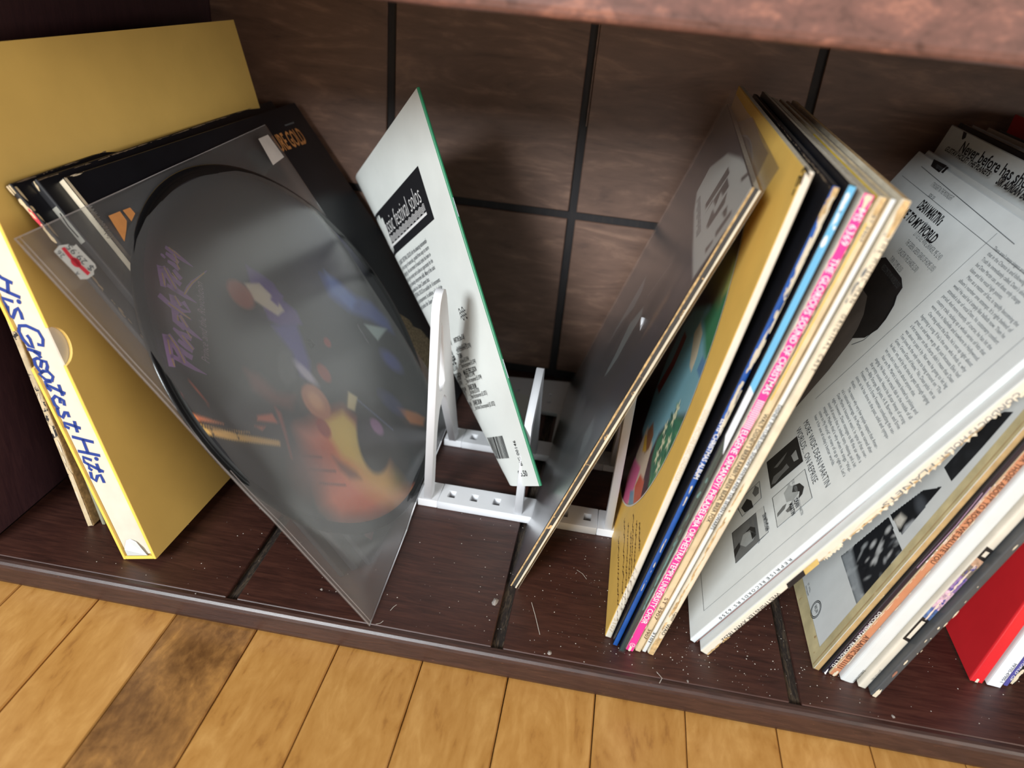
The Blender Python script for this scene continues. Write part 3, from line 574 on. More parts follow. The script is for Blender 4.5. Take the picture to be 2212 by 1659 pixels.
hl = [[(-0.1159,0.06432),(-0.12201,0.05665)], [(-0.1128,0.06612),(-0.1139,0.05636),(-0.11741,0.04751)], [(-0.12333,0.05429),(-0.12571,0.0498)], [(-0.08246,0.0979),(-0.08795,0.09063)], [(-0.07785,0.10011),(-0.08175,0.08547)], [(-0.07884,0.07995),(-0.07306,0.08161),(-0.06579,0.08306),(-0.04962,0.08414)],
 [(-0.096,0.07221),(-0.0985,0.06925)], [(-0.09404,0.07125),(-0.09567,0.06292)], [(-0.08682,0.08252),(-0.08871,0.0757)], [(-0.09542,0.08128),(-0.08886,0.0659)], [(-0.06235,0.104),(-0.06442,0.09778)], [(-0.06236,0.1089),(-0.05895,0.10055)], [(-0.06545,0.0996),(-0.0673,0.09402)], [(-0.07526,0.09488),(-0.07522,0.08962)], [(-0.09844,0.06151),(-0.09913,0.05657)], [(-0.104,0.06122),(-0.10439,0.05051)]]
strokes('disc', 'R', hl, 0.0009, M_gilt, 'lettering_highlight', 0.0006)
sb = [(-0.10061,0.03766),(-0.05729,0.07936)]
lettering('disc', 'R', [('Prince and the Revolution', sb[0], sb[1], 0.0062, 0.45, -0.01)], M_mauve, off=0.0004)
# sleeve: two films welded along three sides, bulging round the disc
sl = empty('clear_sleeve', MD, label='clear vinyl outer sleeve with a torn price sticker, around the picture disc', cat='sleeve')
ROOT['sleeve'] = sl; DIM['sleeve'] = (0.0, 0, 0)
MI = MD.inverted()
cB, cT, cTB, cBB = [MI @ Vector(p) for p in ((-0.1160, -0.0030, 0.0012), (-0.3098, -0.0035, 0.2356), (-0.3068, 0.2960, 0.2450), (-0.1230, 0.2740, 0.0060))]
def sleeve_pt(a, b, side):
    # a along front->back, b along bottom->top; side 1 = front film, 0 = back film
    p = (cB*(1-a)+cBB*a)*(1-b)+(cT*(1-a)+cTB*a)*b
    e = min(a, 1-a, b, 1-b); k = min(1, e/0.09); k = k*k*(3-2*k)
    sag = 1.0-0.035*math.sin(math.pi*b)*0
    x = (0.0038 if side else -0.0016)*k
    inner = min(1, max(0, (0.158-math.hypot(p.y, p.z))/0.02))
    x = x+(p.x if inner <= 0 else p.x*(1-inner))
    return (x, p.y, p.z)
NS = 40
for side, nm in ((1, 'front_film'), (0, 'back_film')):
    V = [sleeve_pt(i/NS, j/NS, side) for i in range(NS+1) for j in range(NS+1)]
    mk(nm, V, [(i*(NS+1)+j, (i+1)*(NS+1)+j, (i+1)*(NS+1)+j+1, i*(NS+1)+j+1) for i in range(NS) for j in range(NS)], M_film, sl, smooth=True)
def seam(nm, fa, wd=0.0028):
    V, F = [], []
    for i in range(41):
        t = i/40; (a, b), (a2, b2) = fa(t); p = Vector(sleeve_pt(a, b, 1)); q = Vector(sleeve_pt(a2, b2, 1)); d = (q-p).normalized()*wd
        V += [p+Vector((0.0006, 0, 0)), p+d+Vector((0.0006, 0, 0))]
    F = [(2*i, 2*i+1, 2*i+3, 2*i+2) for i in range(40)]
    return mk(nm, V, F, M_seam, sl)
seam('welded_seam', lambda t: ((0, t), (0.02, t)), 0.0011); seam('welded_seam', lambda t: ((0.011, t), (0.03, t)), 0.0007); seam('welded_seam', lambda t: ((t, 0), (t, 0.02)), 0.0011); seam('open_lip', lambda t: ((t, 1), (t, 0.98)), 0.0007); seam('back_fold', lambda t: ((1, t), (0.98, t)), 0.0008)
DIM['sleeve'] = (0.0038, 0, 0)
stk = [[(-0.14308,0.13548),(-0.13741,0.13713),(-0.13143,0.13576),(-0.12909,0.13366),(-0.12681,0.13401),(-0.12672,0.13154),(-0.12535,0.12023),(-0.12636,0.11816),(-0.12941,0.11757),(-0.13096,0.11574),(-0.137,0.11525),(-0.14145,0.11686),(-0.14125,0.11921)]]
decal('sleeve', 'R', stk, M_white, 'price_sticker', 0.0008)
strokes('sleeve', 'R', [[(-0.13641,0.13526),(-0.13653,0.12873),(-0.13561,0.12745),(-0.13563,0.12382),(-0.13422,0.11713)]], [0.0026, 0.0028, 0.0030, 0.0028, 0.0030], M_redink, 'sticker_band', 0.0011)
rc = [(-0.13611,0.12554)][0]
decal('sleeve', 'R', [[(rc[0]+0.0030*math.cos(t), rc[1]+0.0030*math.sin(t)) for t in [math.pi/6*i for i in range(12)]]], M_redink, 'sticker_band', 0.0011)
p2 = [(-0.12798,0.11852),(-0.13063,0.13545)]; p3 = [(-0.13884,0.13114),(-0.1396,0.13501)]; p4 = [(-0.13928,0.11928),(-0.13927,0.12109)]
lettering('sleeve', 'R', [('$ 29.95', p2[0], p2[1], 0.0046), ('26', p3[0], p3[1], 0.0036), ('A', p4[0], p4[1], 0.0032)], M_inkg, 'sticker_price', 0.0012)
tl = [(0.10818,0.14657),(0.12546,0.14652),(0.12646,0.12538),(0.10316,0.12357)]
decal('sleeve', 'R', [tl], paper('white tape', (206, 196, 190), 0.6), 'white_tape', 0.0008)
ins = [('p', [(-0.08654,0.14127),(-0.07534,0.14084),(-0.0769,0.13281),(-0.0894,0.12411),(-0.08745,0.12993)], (206, 150, 84), 0.0015), ('p', [(-0.07284,0.14101),(-0.06728,0.14054),(-0.06556,0.13699),(-0.07079,0.13405),(-0.07529,0.13424)], (196, 142, 82), 0.0015)]
decal('sleeve', 'R', [[(-0.08622,0.14116),(-0.07534,0.14084),(-0.07589,0.13412),(-0.08129,0.12972),(-0.0894,0.12411)], [(-0.07277,0.14066),(-0.06561,0.14034),(-0.06533,0.13591),(-0.07276,0.13272)]], M_orange, 'insert_print', -0.0036)
decal('sleeve', 'R', [[(-0.07667,-0.12004),(-0.07344,-0.12741),(-0.08336,-0.12967),(-0.08645,-0.12238)]], paper('dull red print', (120, 60, 66), 0.6), 'insert_print', -0.0036)

# ---------------------------------------------------------------- booklet
bk = empty('music_booklet', Matrix.Translation(BK_B), label='curled white sheet music booklet with green edge, propped in the white rack', cat='booklet')
def bpt(u, v, off=0.0):
    p = booklet(u, v, off); return (p[0]-BK_B[0], p[1]-BK_B[1], p[2]-BK_B[2])
def sheet(nm, off, m, umax=0.229, nu=60, nv=24, wob=0.0):
    V = [bpt(umax*i/nu, j/nv, off+wob*math.sin(j*1.7+i*0.3)*(i/nu)) for i in range(nu+1) for j in range(nv+1)]
    return mk(nm, V, [(i*(nv+1)+j, (i+1)*(nv+1)+j, (i+1)*(nv+1)+j+1, i*(nv+1)+j+1) for i in range(nu) for j in range(nv)], m, bk, smooth=True)
M_bk = paper('white booklet paper', (228, 231, 226), 0.42, 0.03, 22, 0.03)
sheet('back_cover', 0.0, M_bk); sheet('front_cover', -0.0024, M_green)
for q in range(3): sheet('page', -0.0006-0.0006*q, M_white, 0.226)
V = []
for j in range(41):
    for a in range(5):
        t = math.pi*a/4; p = Vector(bpt(0.0, j/40, -0.0012)); n = Vector(BK_N); wv = Vector(BK_W); V.append(p+n*(0.0013*math.cos(t))-wv*(0.0013*math.sin(t)))
mk('spine_fold', V, [(j*5+a, j*5+a+1, (j+1)*5+a+1, (j+1)*5+a) for j in range(40) for a in range(4)], M_green, bk, smooth=True)
for v0 in (0.295, 0.70):
    V = [];
    for j in range(13):
        v = v0-0.024+0.048*j/12
        for a in range(6):
            t = math.pi/3*a; p = Vector(bpt(0.0, v, -0.0012)); V.append(p-Vector(BK_W)*(0.0016+0.0004*math.cos(t))+Vector(BK_N)*(0.0004*math.sin(t)))
    mk('staple', V, [(j*6+a, j*6+(a+1) % 6, (j+1)*6+(a+1) % 6, (j+1)*6+a) for j in range(12) for a in range(6)], flat('steel staple', (150, 156, 158), 0.3, 0.9), bk)
def bk_text(items, m, nm='lettering', off=0.0003):
    V, F = [], []
    for it in items:
        s, (u0, v0), (u1, v1), h = it[:4]; b = it[4] if len(it) > 4 else 0.0; sh = it[5] if len(it) > 5 else 0.0
        vv, f, wd = text2d(s, sh, b); q = len(V); du, dv = u1-u0, (v1-v0)*BK_H; l = math.hypot(du, dv); nu, nv = dv/l, -du/l
        V += [bpt(u0+du*x+nu*y*h, v0+(dv*x+nv*y*h)/BK_H, off) for x, y in vv]; F += [tuple(i+q for i in g) for g in f]
    return mk(nm, V, F, m, bk)
def bk_poly(polys, m, nm, off=0.0002, sub=10):
    V, F = [], []
    for (u0, v0, u1, v1) in polys:
        q = len(V)
        for i in range(sub+1):
            V += [bpt(u0+(u1-u0)*i/sub, v0, off), bpt(u0+(u1-u0)*i/sub, v1, off)]
        F += [(q+2*i, q+2*i+1, q+2*i+3, q+2*i+2) for i in range(sub)]
    return mk(nm, V, F, m, bk)
T1 = [(0.0373,0.85375),(0.03837,0.71268)]; uR = (T1[0][0]+T1[1][0])/2; vT, vB = T1[0][1], T1[1][1]
BLK = (uR, vT, uR+0.150, vB)
bk_poly([(uR, vB, uR+0.150, vT)], M_ink, 'title_block', 0.0002, 24)
hh = (vT-vB)
bk_text([('classic festival solos', (0.1520, vB+hh*0.42), (0.0500, vB+hh*0.42), 0.0165, -0.012)], M_inkw, 'title_lettering', 0.0004)
wv = []
for q in range(5):
    y = vB+hh*(0.36-0.028*q); wv.append([(uR+0.010+0.132*i/160, y+hh*0.020*math.sin(i*0.60)) for i in range(161)])
V, F = [], []
for l in wv:
    for a, b in zip(l, l[1:]):
        q = len(V); d = hh*0.0055; V += [bpt(a[0], a[1]-d, 0.0004), bpt(b[0], b[1]-d, 0.0004), bpt(b[0], b[1]+d, 0.0004), bpt(a[0], a[1]+d, 0.0004)]; F.append((q, q+1, q+2, q+3))
mk('wave_lines', V, F, M_inkw, bk)
bk_poly([(uR+0.010, vB+hh*0.165, uR+0.142, vB+hh*0.215)], M_inkw, 'title_rule', 0.0004, 20)
PA = [(0.06544,0.67664),(0.06304,0.60288),(0.05954,0.56683),(0.05977,0.52887)]; u1 = 0.0643
lines = ['CLASSIC FESTIVAL SOLOS is for the advancing instrumental-', 'ist. An array of materials, graded from easy to more', 'challenging. An assortment of musical styles has been in-', 'cluded to give variety and to allow an opportunity for the', 'student to develop interpretive skills. Many of the solos', 'recommended on State Contest lists.']
it = []
for i, s in enumerate(lines):
    v = PA[0][1]+(PA[1][1]-PA[0][1])*i/4; it.append((s, (0.1385, v), (u1 if i < 5 else u1+0.018, v), 0.0040, 0.004 if i else 0.01))
for i, s in enumerate(['CLASSIC FESTIVAL SOLOS are available for 16 instruments.', 'with piano accompaniment. In addition, a book of un-', 'accompanied solos for Snare Drum is available.']):
    v = PA[2][1]+(PA[3][1]-PA[2][1])*i/2; it.append((s, (0.1385, v), (0.0615 if i < 2 else 0.0580, v), 0.0040, 0.004))
bk_text(it, M_inkg)
LI = [(0.05074,0.39758),(0.04874,0.34497),(0.05272,0.31161),(0.03891,0.27069),(0.0383,0.2333)]
rows = [('BARITONE (Bass Clef)', (983,742), (1004,728), 1), ('__ Solo Book (EL 03744)', (985,752), (1002,741), 0), ('__ Piano Accompaniment (EL 03745)', (986,762), (1018,746), 0)]
b0 = [(0.07115,0.40031),(0.04942,0.4031),(0.0749,0.37247),(0.04204,0.37764),(0.07252,0.35694),(0.06393,0.35903),(0.07472,0.34371),(0.05329,0.346),(0.0748,0.33071),(0.04213,0.33294),(0.07173,0.30981),(0.04544,0.31457),(0.0737,0.30156),(0.05147,0.30474),(0.07442,0.29013),(0.0403,0.28862),(0.07134,0.2694),(0.05548,0.27098),(0.07388,0.25864),(0.05183,0.25819),(0.07473,0.24714),(0.03931,0.24481),(0.07095,0.22509),(0.05478,0.22885),(0.07348,0.21653),(0.03145,0.21254),(0.05533,0.3825),(0.07145,0.38233)]
names = ['BARITONE (Bass Clef)', '__ Piano Accompaniment (EL 03745)', 'TUBA', '__ Solo Book (EL 03746)', '__ Piano Accompaniment (EL 03747)', 'MALLET PERCUSSION', '__ Solo Book (EL 03748)', '__ Piano Accompaniment (EL 03749)', 'SNARE DRUM', '__ Solo Book (EL 03750)', '__ Piano Accompaniment (EL 03751)', 'SNARE DRUM', '__ Solo Book (Unaccompanied) (EL 03752)']
uw = {'h': 0.0, }
ul = sum(b0[2*i][0] for i in range(13))/13
it = []
for i, s in enumerate(names):
    v = (b0[2*i][1]+b0[2*i+1][1])/2; bold = 0.012 if s.isupper() or s[0] == 'B' else 0.004
    it.append((s, (b0[2*i][0], v), (b0[2*i+1][0], v), 0.0042 if bold > 0.01 else 0.0036, bold))
    sh = b0[2*i][0]-b0[2*i+1][0]+0.006; it.append((s, (b0[2*i][0]+sh, v), (b0[2*i+1][0]+sh, v), 0.0036, bold))
v = (b0[26][1]+b0[27][1])/2; it.append(('__ Solo Book (EL 03744)', (ul, v), (ul-0.024, v), 0.0026, 0.004))
bk_text(it, M_ink, 'list_lettering')
bc0 = [(0.02055,0.07866),(0.01779,0.05305),(0.02814,0.02575),(0.01329,0.02876)]
bk_text([('BIC 00146', (0.0165, bc0[1][1]), (0.0165, bc0[0][1]+0.04), 0.0042, 0.01), ('$5.50', (bc0[2][0], bc0[2][1]), (bc0[3][0], bc0[2][1]), 0.0048, 0.012)], M_ink, 'price_lettering')
bb = [(0.07286,0.09506),(0.05313,0.04778)]; R = random.Random(5); ba = []; u = 0.036
while u < 0.066:
    d = R.choice((0.0004, 0.0006, 0.0010)); ba.append((u, 0.075, u+d, 0.135)); u += d+R.choice((0.0004, 0.0007, 0.0009))
bk_poly(ba, M_ink, 'barcode', 0.0003, 1)
for uu, vv in ((0.092, 0.375), (0.045, 0.472)):
    V, F = [], []
    for q in range(3):
        l = [(uu-0.012*i/24, vv-0.010*q+0.006*math.sin(i*0.5)) for i in range(25)]
        for a, b in zip(l, l[1:]):
            k = len(V); d = 0.0016; V += [bpt(a[0], a[1]-d, 0.0003), bpt(b[0], b[1]-d, 0.0003), bpt(b[0], b[1]+d, 0.0003), bpt(a[0], a[1]+d, 0.0003)]; F.append((k, k+1, k+2, k+3))
    mk('wave_mark', V, F, M_ink, bk)

# ---------------------------------------------------------------- white rack
rk = empty('record_rack', Matrix(), label='white printed plastic record rack with square holes and upright frames on the shelf', cat='rack')
ZR = 0.0066
def rail(nm, y0, y1, xa, xb):
    hs = []
    for i in range(9):
        x = -0.0945+0.0183*i
        if i in (3,) or x-0.004 < xa or x+0.004 > xb: continue
        yc = (y0+y1)/2; hs.append([(x-0.0028, yc-0.0042), (x-0.0028, yc+0.0042), (x+0.0028, yc+0.0042), (x+0.0028, yc-0.0042)])
    return plate(nm, [(xa, y0), (xb, y0), (xb, y1), (xa, y1)], hs, ZR, M_plastic, rk, (0, 0, 0.0001), (1, 0, 0), (0, 1, 0), 0.0004)
for nm, y0, y1 in (('front_rail', 0.1293, 0.1542), ('rear_rail', 0.2190, 0.2415)):
    rail(nm, y0, y1, -0.1033, 0.0236)
    box('end_block', (-0.1195, y0, 0.0001), (-0.1036, y1, ZR+0.0001), M_plastic, rk, 0.0005, 1); box('end_block', (0.0239, y0, 0.0001), (0.0400, y1, ZR+0.0001), M_plastic, rk, 0.0005, 1)
def arc(c, r, a0, a1, n=8): return [(c[0]+r*math.cos(a0+(a1-a0)*i/n), c[1]+r*math.sin(a0+(a1-a0)*i/n)) for i in range(n+1)]
def tall_frame(x):
    y0 = 0.1305
    out = [(y0, ZR), (y0+0.011, ZR), (y0+0.011, 0.060)]+[(y0+0.0125, 0.072), (y0+0.016, 0.081), (y0+0.022, 0.086), (y0+0.030, 0.0865), (y0+0.0385, 0.080)]+[(0.2185, ZR), (0.2310, ZR), (0.1520, 0.1735), (0.1475, 0.1795), (0.1425, 0.1815), (0.1370, 0.1795), (0.1325, 0.1745), (y0, 0.1660)]
    hole = [(y0+0.0085, 0.158), (y0+0.0085, 0.108), (y0+0.014, 0.098), (y0+0.022, 0.0945), (y0+0.030, 0.099), (y0+0.0225, 0.118), (y0+0.013, 0.152)]
    return plate('tall_frame', out, [hole], 0.0062, M_plastic, rk, (x-0.0031, 0, 0), (0, 1, 0), (0, 0, 1), 0.0004)
tall_frame(-0.1120); tall_frame(0.0322)
def low_frame(x):
    y0 = 0.1311
    out = [(y0, ZR), (y0+0.0075, ZR), (y0+0.0075, 0.070), (y0+0.014, 0.0805), (0.186, 0.0925), (0.2185, ZR), (0.2295, ZR), (0.1965, 0.104), (0.1900, 0.1065), (y0, 0.0880)]
    return plate('low_frame', out, [], 0.0062, M_plastic, rk, (x-0.0031, 0, 0), (0, 1, 0), (0, 0, 1), 0.0004)
low_frame(-0.0390)
hs = [[(x+0.0022*math.cos(t), y+0.0026*math.sin(t)) for t in [-math.pi/5*i for i in range(10)]] for x in (-0.088, -0.0698, -0.0528, -0.0360) for y in (0.3335, 0.3190)]
plate('rear_plate', [(-0.108, 0.2990), (-0.0250, 0.2990), (-0.0250, 0.2417), (-0.0085, 0.2417), (-0.0120, 0.2990), (-0.0150, 0.3680), (-0.108, 0.3560)], hs, 0.004, M_plastic, rk, (0, 0, 0.0001), (1, 0, 0), (0, 1, 0), 0.0003)

# ---------------------------------------------------------------- records in the middle stack
GM = 'records leaning right against the white rack'
root('dark', 'record', 'dark grey painted record in a clear poly bag, leaning on the white rack frame', GM)
jacket('dark', paper('worn dark spine', (64, 62, 60), 0.5, 0.1, 60, wear=(206, 168, 116), wear_scale=140, wear_at=0.6), M_black2, M_cream, M_ledge)
decal('dark', 'S', ribbon([(0.0004, z*0.0125) for z in range(26)], [random.uniform(0.0007, 0.0014) for z in range(26)]), M_tan, 'worn_edge', 0.0004)
decal('dark', 'S', ribbon([(0.0040, z*0.0125) for z in range(26)], [random.uniform(0.0010, 0.0016) for z in range(26)]), M_cream2, 'worn_edge', 0.0004)
DK = [('e', ((0.15, 0.1), (0.12, 0.08), 0), (58, 60, 66), 0.08), ('e', ((0.2, 0.22), (0.1, 0.05), 0), (64, 54, 52), 0.06), ('e', ((0.03, 0.12), (0.02, 0.12), 0), (48, 54, 72), 0.03),
 ('p', [(0.192,0.11387),(0.19761,0.1291),(0.19726,0.1525),(0.19647,0.18062),(0.17208,0.17694),(0.16642,0.16224),(0.18461,0.1429),(0.19118,0.11918)], (126, 134, 136), 0.003),
 ('p', [(0.11739,0.12238),(0.12473,0.14019),(0.14005,0.16045),(0.12148,0.18378),(0.10746,0.1825),(0.10962,0.16468),(0.10451,0.14668),(0.10973,0.12855)], (140, 150, 150), 0.003),
 ('p', [(0.05543,0.18946),(0.06441,0.20544),(0.05786,0.22509),(0.04771,0.2232),(0.04951,0.20659),(0.05474,0.19204)], (124, 98, 80), 0.010),
 ('p', [(0.02836,0.10231),(0.05762,0.10304),(0.06061,0.11843),(0.03769,0.12105),(0.02381,0.11201)], (110, 118, 124), 0.004), ('l', ([(0.14547,0.15742),(0.13549,0.08914)], 0.0004), (120, 112, 108), 0.001), ('l', ([(0.111,0.22481),(0.12955,0.19)], 0.0005), (130, 128, 126), 0.001), ('l', ([(0.0963,0.12223),(0.09622,0.09281)], 0.0006), (104, 112, 120), 0.001),
 ('p', [(0.05674,0.25356),(0.1427,0.25638),(0.18105,0.26094),(0.18628,0.27967),(0.14179,0.30031),(0.08256,0.31),(0.04395,0.31435),(-0.01274,0.31475),(0.00214,0.28593),(0.01052,0.25307)], (236, 236, 228), 0.003)]
for q in ([(0.09156,0.26954),(0.08784,0.29581),(0.06528,0.29599),(0.06674,0.28887),(0.08109,0.28778),(0.0713,0.28071),(0.09421,0.2787),(0.09185,0.27012)], [(0.112,0.2703),(0.10804,0.2986),(0.08925,0.29861),(0.09986,0.27042)], [(0.06215,0.26951),(0.07512,0.27769),(0.06006,0.279),(0.06073,0.29355),(0.04734,0.28944),(0.05278,0.27126)], [(0.02468,0.27797),(0.01839,0.29378),(0.01143,0.29361),(0.01568,0.27744)], [(0.02512,0.26705),(0.01961,0.27523),(0.01589,0.27503),(0.01674,0.26673)], [(0.04488,0.3059),(0.03388,0.31309),(0.02689,0.31312),(0.03596,0.30587)], [(0.03926,0.28584),(0.03605,0.2915),(0.02177,0.28936),(0.02626,0.28684)]):
    DK.append(('p', q, (98, 92, 88), 0.0012))
painted('dark', 'L', 0.0005, 0.299, 0.0005, 0.312, 0.0013, (54, 54, 60), DK, M_pict)
l0 = [(0.06992,0.26377),(0.15681,0.26561)]
lettering('dark', 'L', [('llllnlmlllnlllmll', l0[0], l0[1], 0.006, 0.3)], M_inkg, 'small_print')
# its poly bag
T, L, D = DIM['dark']
def bag(nm, x, z1f, z1b, curl):
    V = []; n = 24
    for i in range(n+1):
        for j in range(n+1):
            a = i/n; zt = z1f+(z1b-z1f)*a; y = -0.0035+(D+0.010)*a; b = j/n; z = -0.0012+(zt+0.0012)*b
            top = max(0.0, (z-L)/0.02); V.append((x-curl*top*top*(1 if a < 0.5 else 0.4)*math.sin(a*9+1)*0.6, y, z))
    return mk(nm, V, [(i*(n+1)+j, (i+1)*(n+1)+j, (i+1)*(n+1)+j+1, i*(n+1)+j+1) for i in range(n) for j in range(n)], M_film2, ROOT['dark'], smooth=True)
bag('poly_bag', -0.0012, L+0.018, L+0.012, 0.004); bag('poly_bag', T+0.0008, L+0.014, L+0.012, -0.001)

root('yellow', 'record', 'mustard yellow record with a round picture and a plain white spine', GM)
jacket('yellow', M_ivory, M_yel, M_ivory, M_ledge)
yc, zc, yr = 0.1715, 0.1577, 0.1410
YS = [('p', [(0.14745,0.0745),(0.15735,0.10355),(0.15971,0.13168),(0.14749,0.16917),(0.13171,0.18794),(0.08658,0.2098),(0.0382,0.21111),(0.02728,0.17637),(0.02466,0.16519),(0.0647,0.13742),(0.08414,0.11236),(0.08728,0.0886)], (120, 168, 182), 0.006),
 ('p', [(0.08909,0.1988),(0.07386,0.22145),(0.07462,0.24557),(0.03803,0.24734),(0.0361,0.21928),(0.02976,0.19186)], (64, 124, 88), 0.008), ('p', [(0.0641,0.22541),(0.07462,0.24557),(0.06045,0.25054),(0.05057,0.23679)], (176, 190, 110), 0.006), ('p', [(0.2084,0.1987),(0.17963,0.22336),(0.123,0.25441),(0.06742,0.2481),(0.0641,0.22541),(0.14272,0.20778)], (150, 140, 84), 0.02),
 ('p', [(0.15632,0.1101),(0.13818,0.14268),(0.13346,0.16954),(0.11939,0.17166),(0.12357,0.14554),(0.13902,0.11395)], (132, 42, 36), 0.002), ('p', [(0.07494,0.17154),(0.10016,0.18352),(0.09457,0.19468),(0.07562,0.19493),(0.0649,0.18348),(0.06245,0.17328)], (206, 192, 166), 0.002),
 ('p', [(0.0499,0.18125),(0.0504,0.19077),(0.02786,0.19597),(0.02485,0.18507)], (92, 132, 170), 0.002),
 ('p', [(0.10263,0.03392),(0.11958,0.04393),(0.13336,0.06138),(0.13274,0.08816),(0.09046,0.09868),(0.0752,0.08068),(0.06148,0.06699)], (206, 186, 164), 0.004),
 ('p', [(0.11384,0.02701),(0.13389,0.0381),(0.13346,0.0568),(0.09953,0.07166),(0.09302,0.05475),(0.09478,0.03917)], (214, 110, 150), 0.003), ('p', [(0.07454,0.05592),(0.09307,0.05908),(0.09072,0.07198),(0.06939,0.08082),(0.05714,0.0712)], (196, 88, 56), 0.003), ('p', [(0.08845,0.04414),(0.10267,0.04747),(0.08989,0.05711),(0.07334,0.056)], (110, 150, 170), 0.002),
 ('p', [(0.10598,0.07998),(0.12584,0.08823),(0.11762,0.10095),(0.09969,0.10078),(0.09651,0.09057)], (140, 92, 60), 0.003), ('p', [(0.1152,0.07545),(0.1294,0.08165),(0.12248,0.08611),(0.10214,0.08428)], (212, 168, 60), 0.002),
 ('p', [(0.04489,0.08711),(0.05859,0.09273),(0.07568,0.09859),(0.08172,0.10842),(0.07036,0.12873),(0.05655,0.14383),(0.03179,0.15651),(0.03077,0.14168),(0.0343,0.11887),(0.04238,0.09837)], (58, 120, 92), 0.006)]
R = random.Random(2)
for i in range(46):
    t = R.random(); c = [(0.04549,0.09839),(0.05022,0.13985)]; a = (c[0][0]+(c[1][0]-c[0][0])*t+R.uniform(-0.02, 0.02), c[0][1]+(c[1][1]-c[0][1])*t+R.uniform(-0.016, 0.016))
    YS.append(('e', (a, (0.0048, 0.0016), R.uniform(0, 3.1)), R.choice(((90, 150, 100), (44, 100, 84), (110, 160, 130), (36, 84, 66))), 0.002))
for (x, y) in [(0.06195,0.10798),(0.06076,0.11909),(0.04591,0.12998),(0.04711,0.10947),(0.05848,0.14049),(0.05878,0.14749),(0.0708,0.12508)]:
    for h in range(5): YS.append(('e', ((x+0.0028*math.cos(h*1.26), y+0.0034*math.sin(h*1.26)), (0.0026, 0.0011), h*1.26), (238, 234, 196), 0.0012))
painted('yellow', 'L', max(0.001, yc-yr), min(0.311, yc+yr), max(0.001, zc-yr), min(0.315, zc+yr), 0.0011, (62, 36, 44), YS, M_pict, clip=lambda a, b: (a-yc)**2+(b-zc)**2 < yr*yr)
rim = [(yc+yr*math.cos(2*math.pi*i/120), zc+yr*math.sin(2*math.pi*i/120)) for i in range(121)]
decal('yellow', 'L', [q for q in ribbon(rim, 0.0014) if all(0.0 < p[0] < 0.312 and 0 < p[1] < 0.3165 for p in q)], M_ivory, 'picture_rim', 0.0004)
lg = [(0.00329,0.30398),(0.00307,0.30812),(0.00695,0.30487),(0.00707,0.30918),(0.00342,0.30826),(0.00333,0.31344),(0.00066,0.31028),(0.00059,0.3154),(0.00011,0.31264),(-0.00075,0.3179),(-0.00267,0.31659)]
strokes('yellow', 'L', [[(0.00422,0.30327),(0.00423,0.30647)], [(0.00482,0.30723),(0.00601,0.31192),(0.00205,0.3124)], [(0.00145,0.30852),(0.00264,0.31316)], [(-0.00117,0.31006),(-0.00021,0.31559)], [(0.00542,0.31429),(0.00243,0.31719),(-0.00917,0.31636)]], 0.0016, M_ink, 'emblem')
R = random.Random(9); P = []
for i, (a, b) in enumerate(zip([(-0.01674,0.03116),(-0.01919,0.03995),(-0.02508,0.04608),(-0.02659,0.05166),(-0.02389,0.05683),(-0.00572,0.06285),(0.00439,0.07328)], [(0.07828,0.02178),(0.08327,0.03577),(0.06534,0.04601),(0.04584,0.05371),(0.06141,0.05779),(0.04376,0.06583),(0.03361,0.07213)])):
    n = 60; P += ribbon([(a[0]+(b[0]-a[0])*j/n+R.uniform(-0.001, 0.001), a[1]+(b[1]-a[1])*j/n+R.uniform(-0.0012, 0.0012)) for j in range(n+1)], 0.0007)
decal('yellow', 'L', P, M_brown, 'small_script', 0.0003)
sp = (0.18263,0.13281); spine_text('yellow', 'DISNEY PICTURE DISC CINDERELLA', sp, 0.0026, M_inkf)
sp = (0.01851,0.00531); spine_text('yellow', '3107', sp, 0.0026, M_inkf)

root('blue', 'record', 'black record with a badly chipped blue spine next to the mustard yellow record', GM)
jacket('blue', M_blue, M_black, M_black, M_edge); flakes('blue', 'S', 0.0026, 0.17, 0.0026, 0.31, 70, 0.0020, M_cream2, 21, elong=5, jit=0.6); flakes('blue', 'S', 0.0018, 0.0, 0.0018, 0.17, 16, 0.0010, M_cream2, 22, elong=4)
flakes('blue', 'S', 0.0019, 0.300, 0.0019, 0.312, 14, 0.0030, M_tan, 23); flakes('blue', 'L', 0.001, 0.3125, 0.2, 0.313, 60, 0.0010, M_scuff, 24, elong=6)
sp = (0.18263,0.14139); spine_text('blue', "ELVIS' CHRISTMAS ALBUM", sp, 0.0027, M_inkw, bold=0.015)
root('cyan', 'record', 'shrink wrapped black record whose glossy spine runs from sky blue to dark green', GM)
jacket('cyan', M_dgreen, M_black, M_black, M_ledge)
T, L, D = DIM['cyan']; z = (0.20747,0.1709,0.00337)
decal('cyan', 'S', [[(0.0001, z[0]), (T-0.0001, z[0]-0.004), (T-0.0001, L-0.0008), (0.0001, L-0.0008)]], M_cyan, 'spine_print', 0.0002)
decal('cyan', 'S', [[(0.0001, z[1]+0.004), (T-0.0001, z[1]-0.008), (T-0.0001, z[0]-0.004), (0.0001, z[0])]], paper('white gloss spine', (226, 232, 238), 0.2, coat=0.6), 'spine_print', 0.0002)
flakes('cyan', 'S', 0.0018, 0.04, 0.0018, 0.15, 18, 0.0016, paper('teal gloss', (96, 138, 134), 0.2, coat=0.6), 25, elong=7)
flakes('cyan', 'S', 0.002, 0.285, 0.002, 0.31, 7, 0.0022, M_inkw, 26, name='torn_wrap')
mk('shrink_wrap', [(-0.0004, -0.0006, 0.0), (T+0.0003, -0.0006, 0.0), (T+0.0003, -0.0006, L), (-0.0004, -0.0006, L)], [(0, 1, 2, 3)], M_film2, ROOT['cyan'])
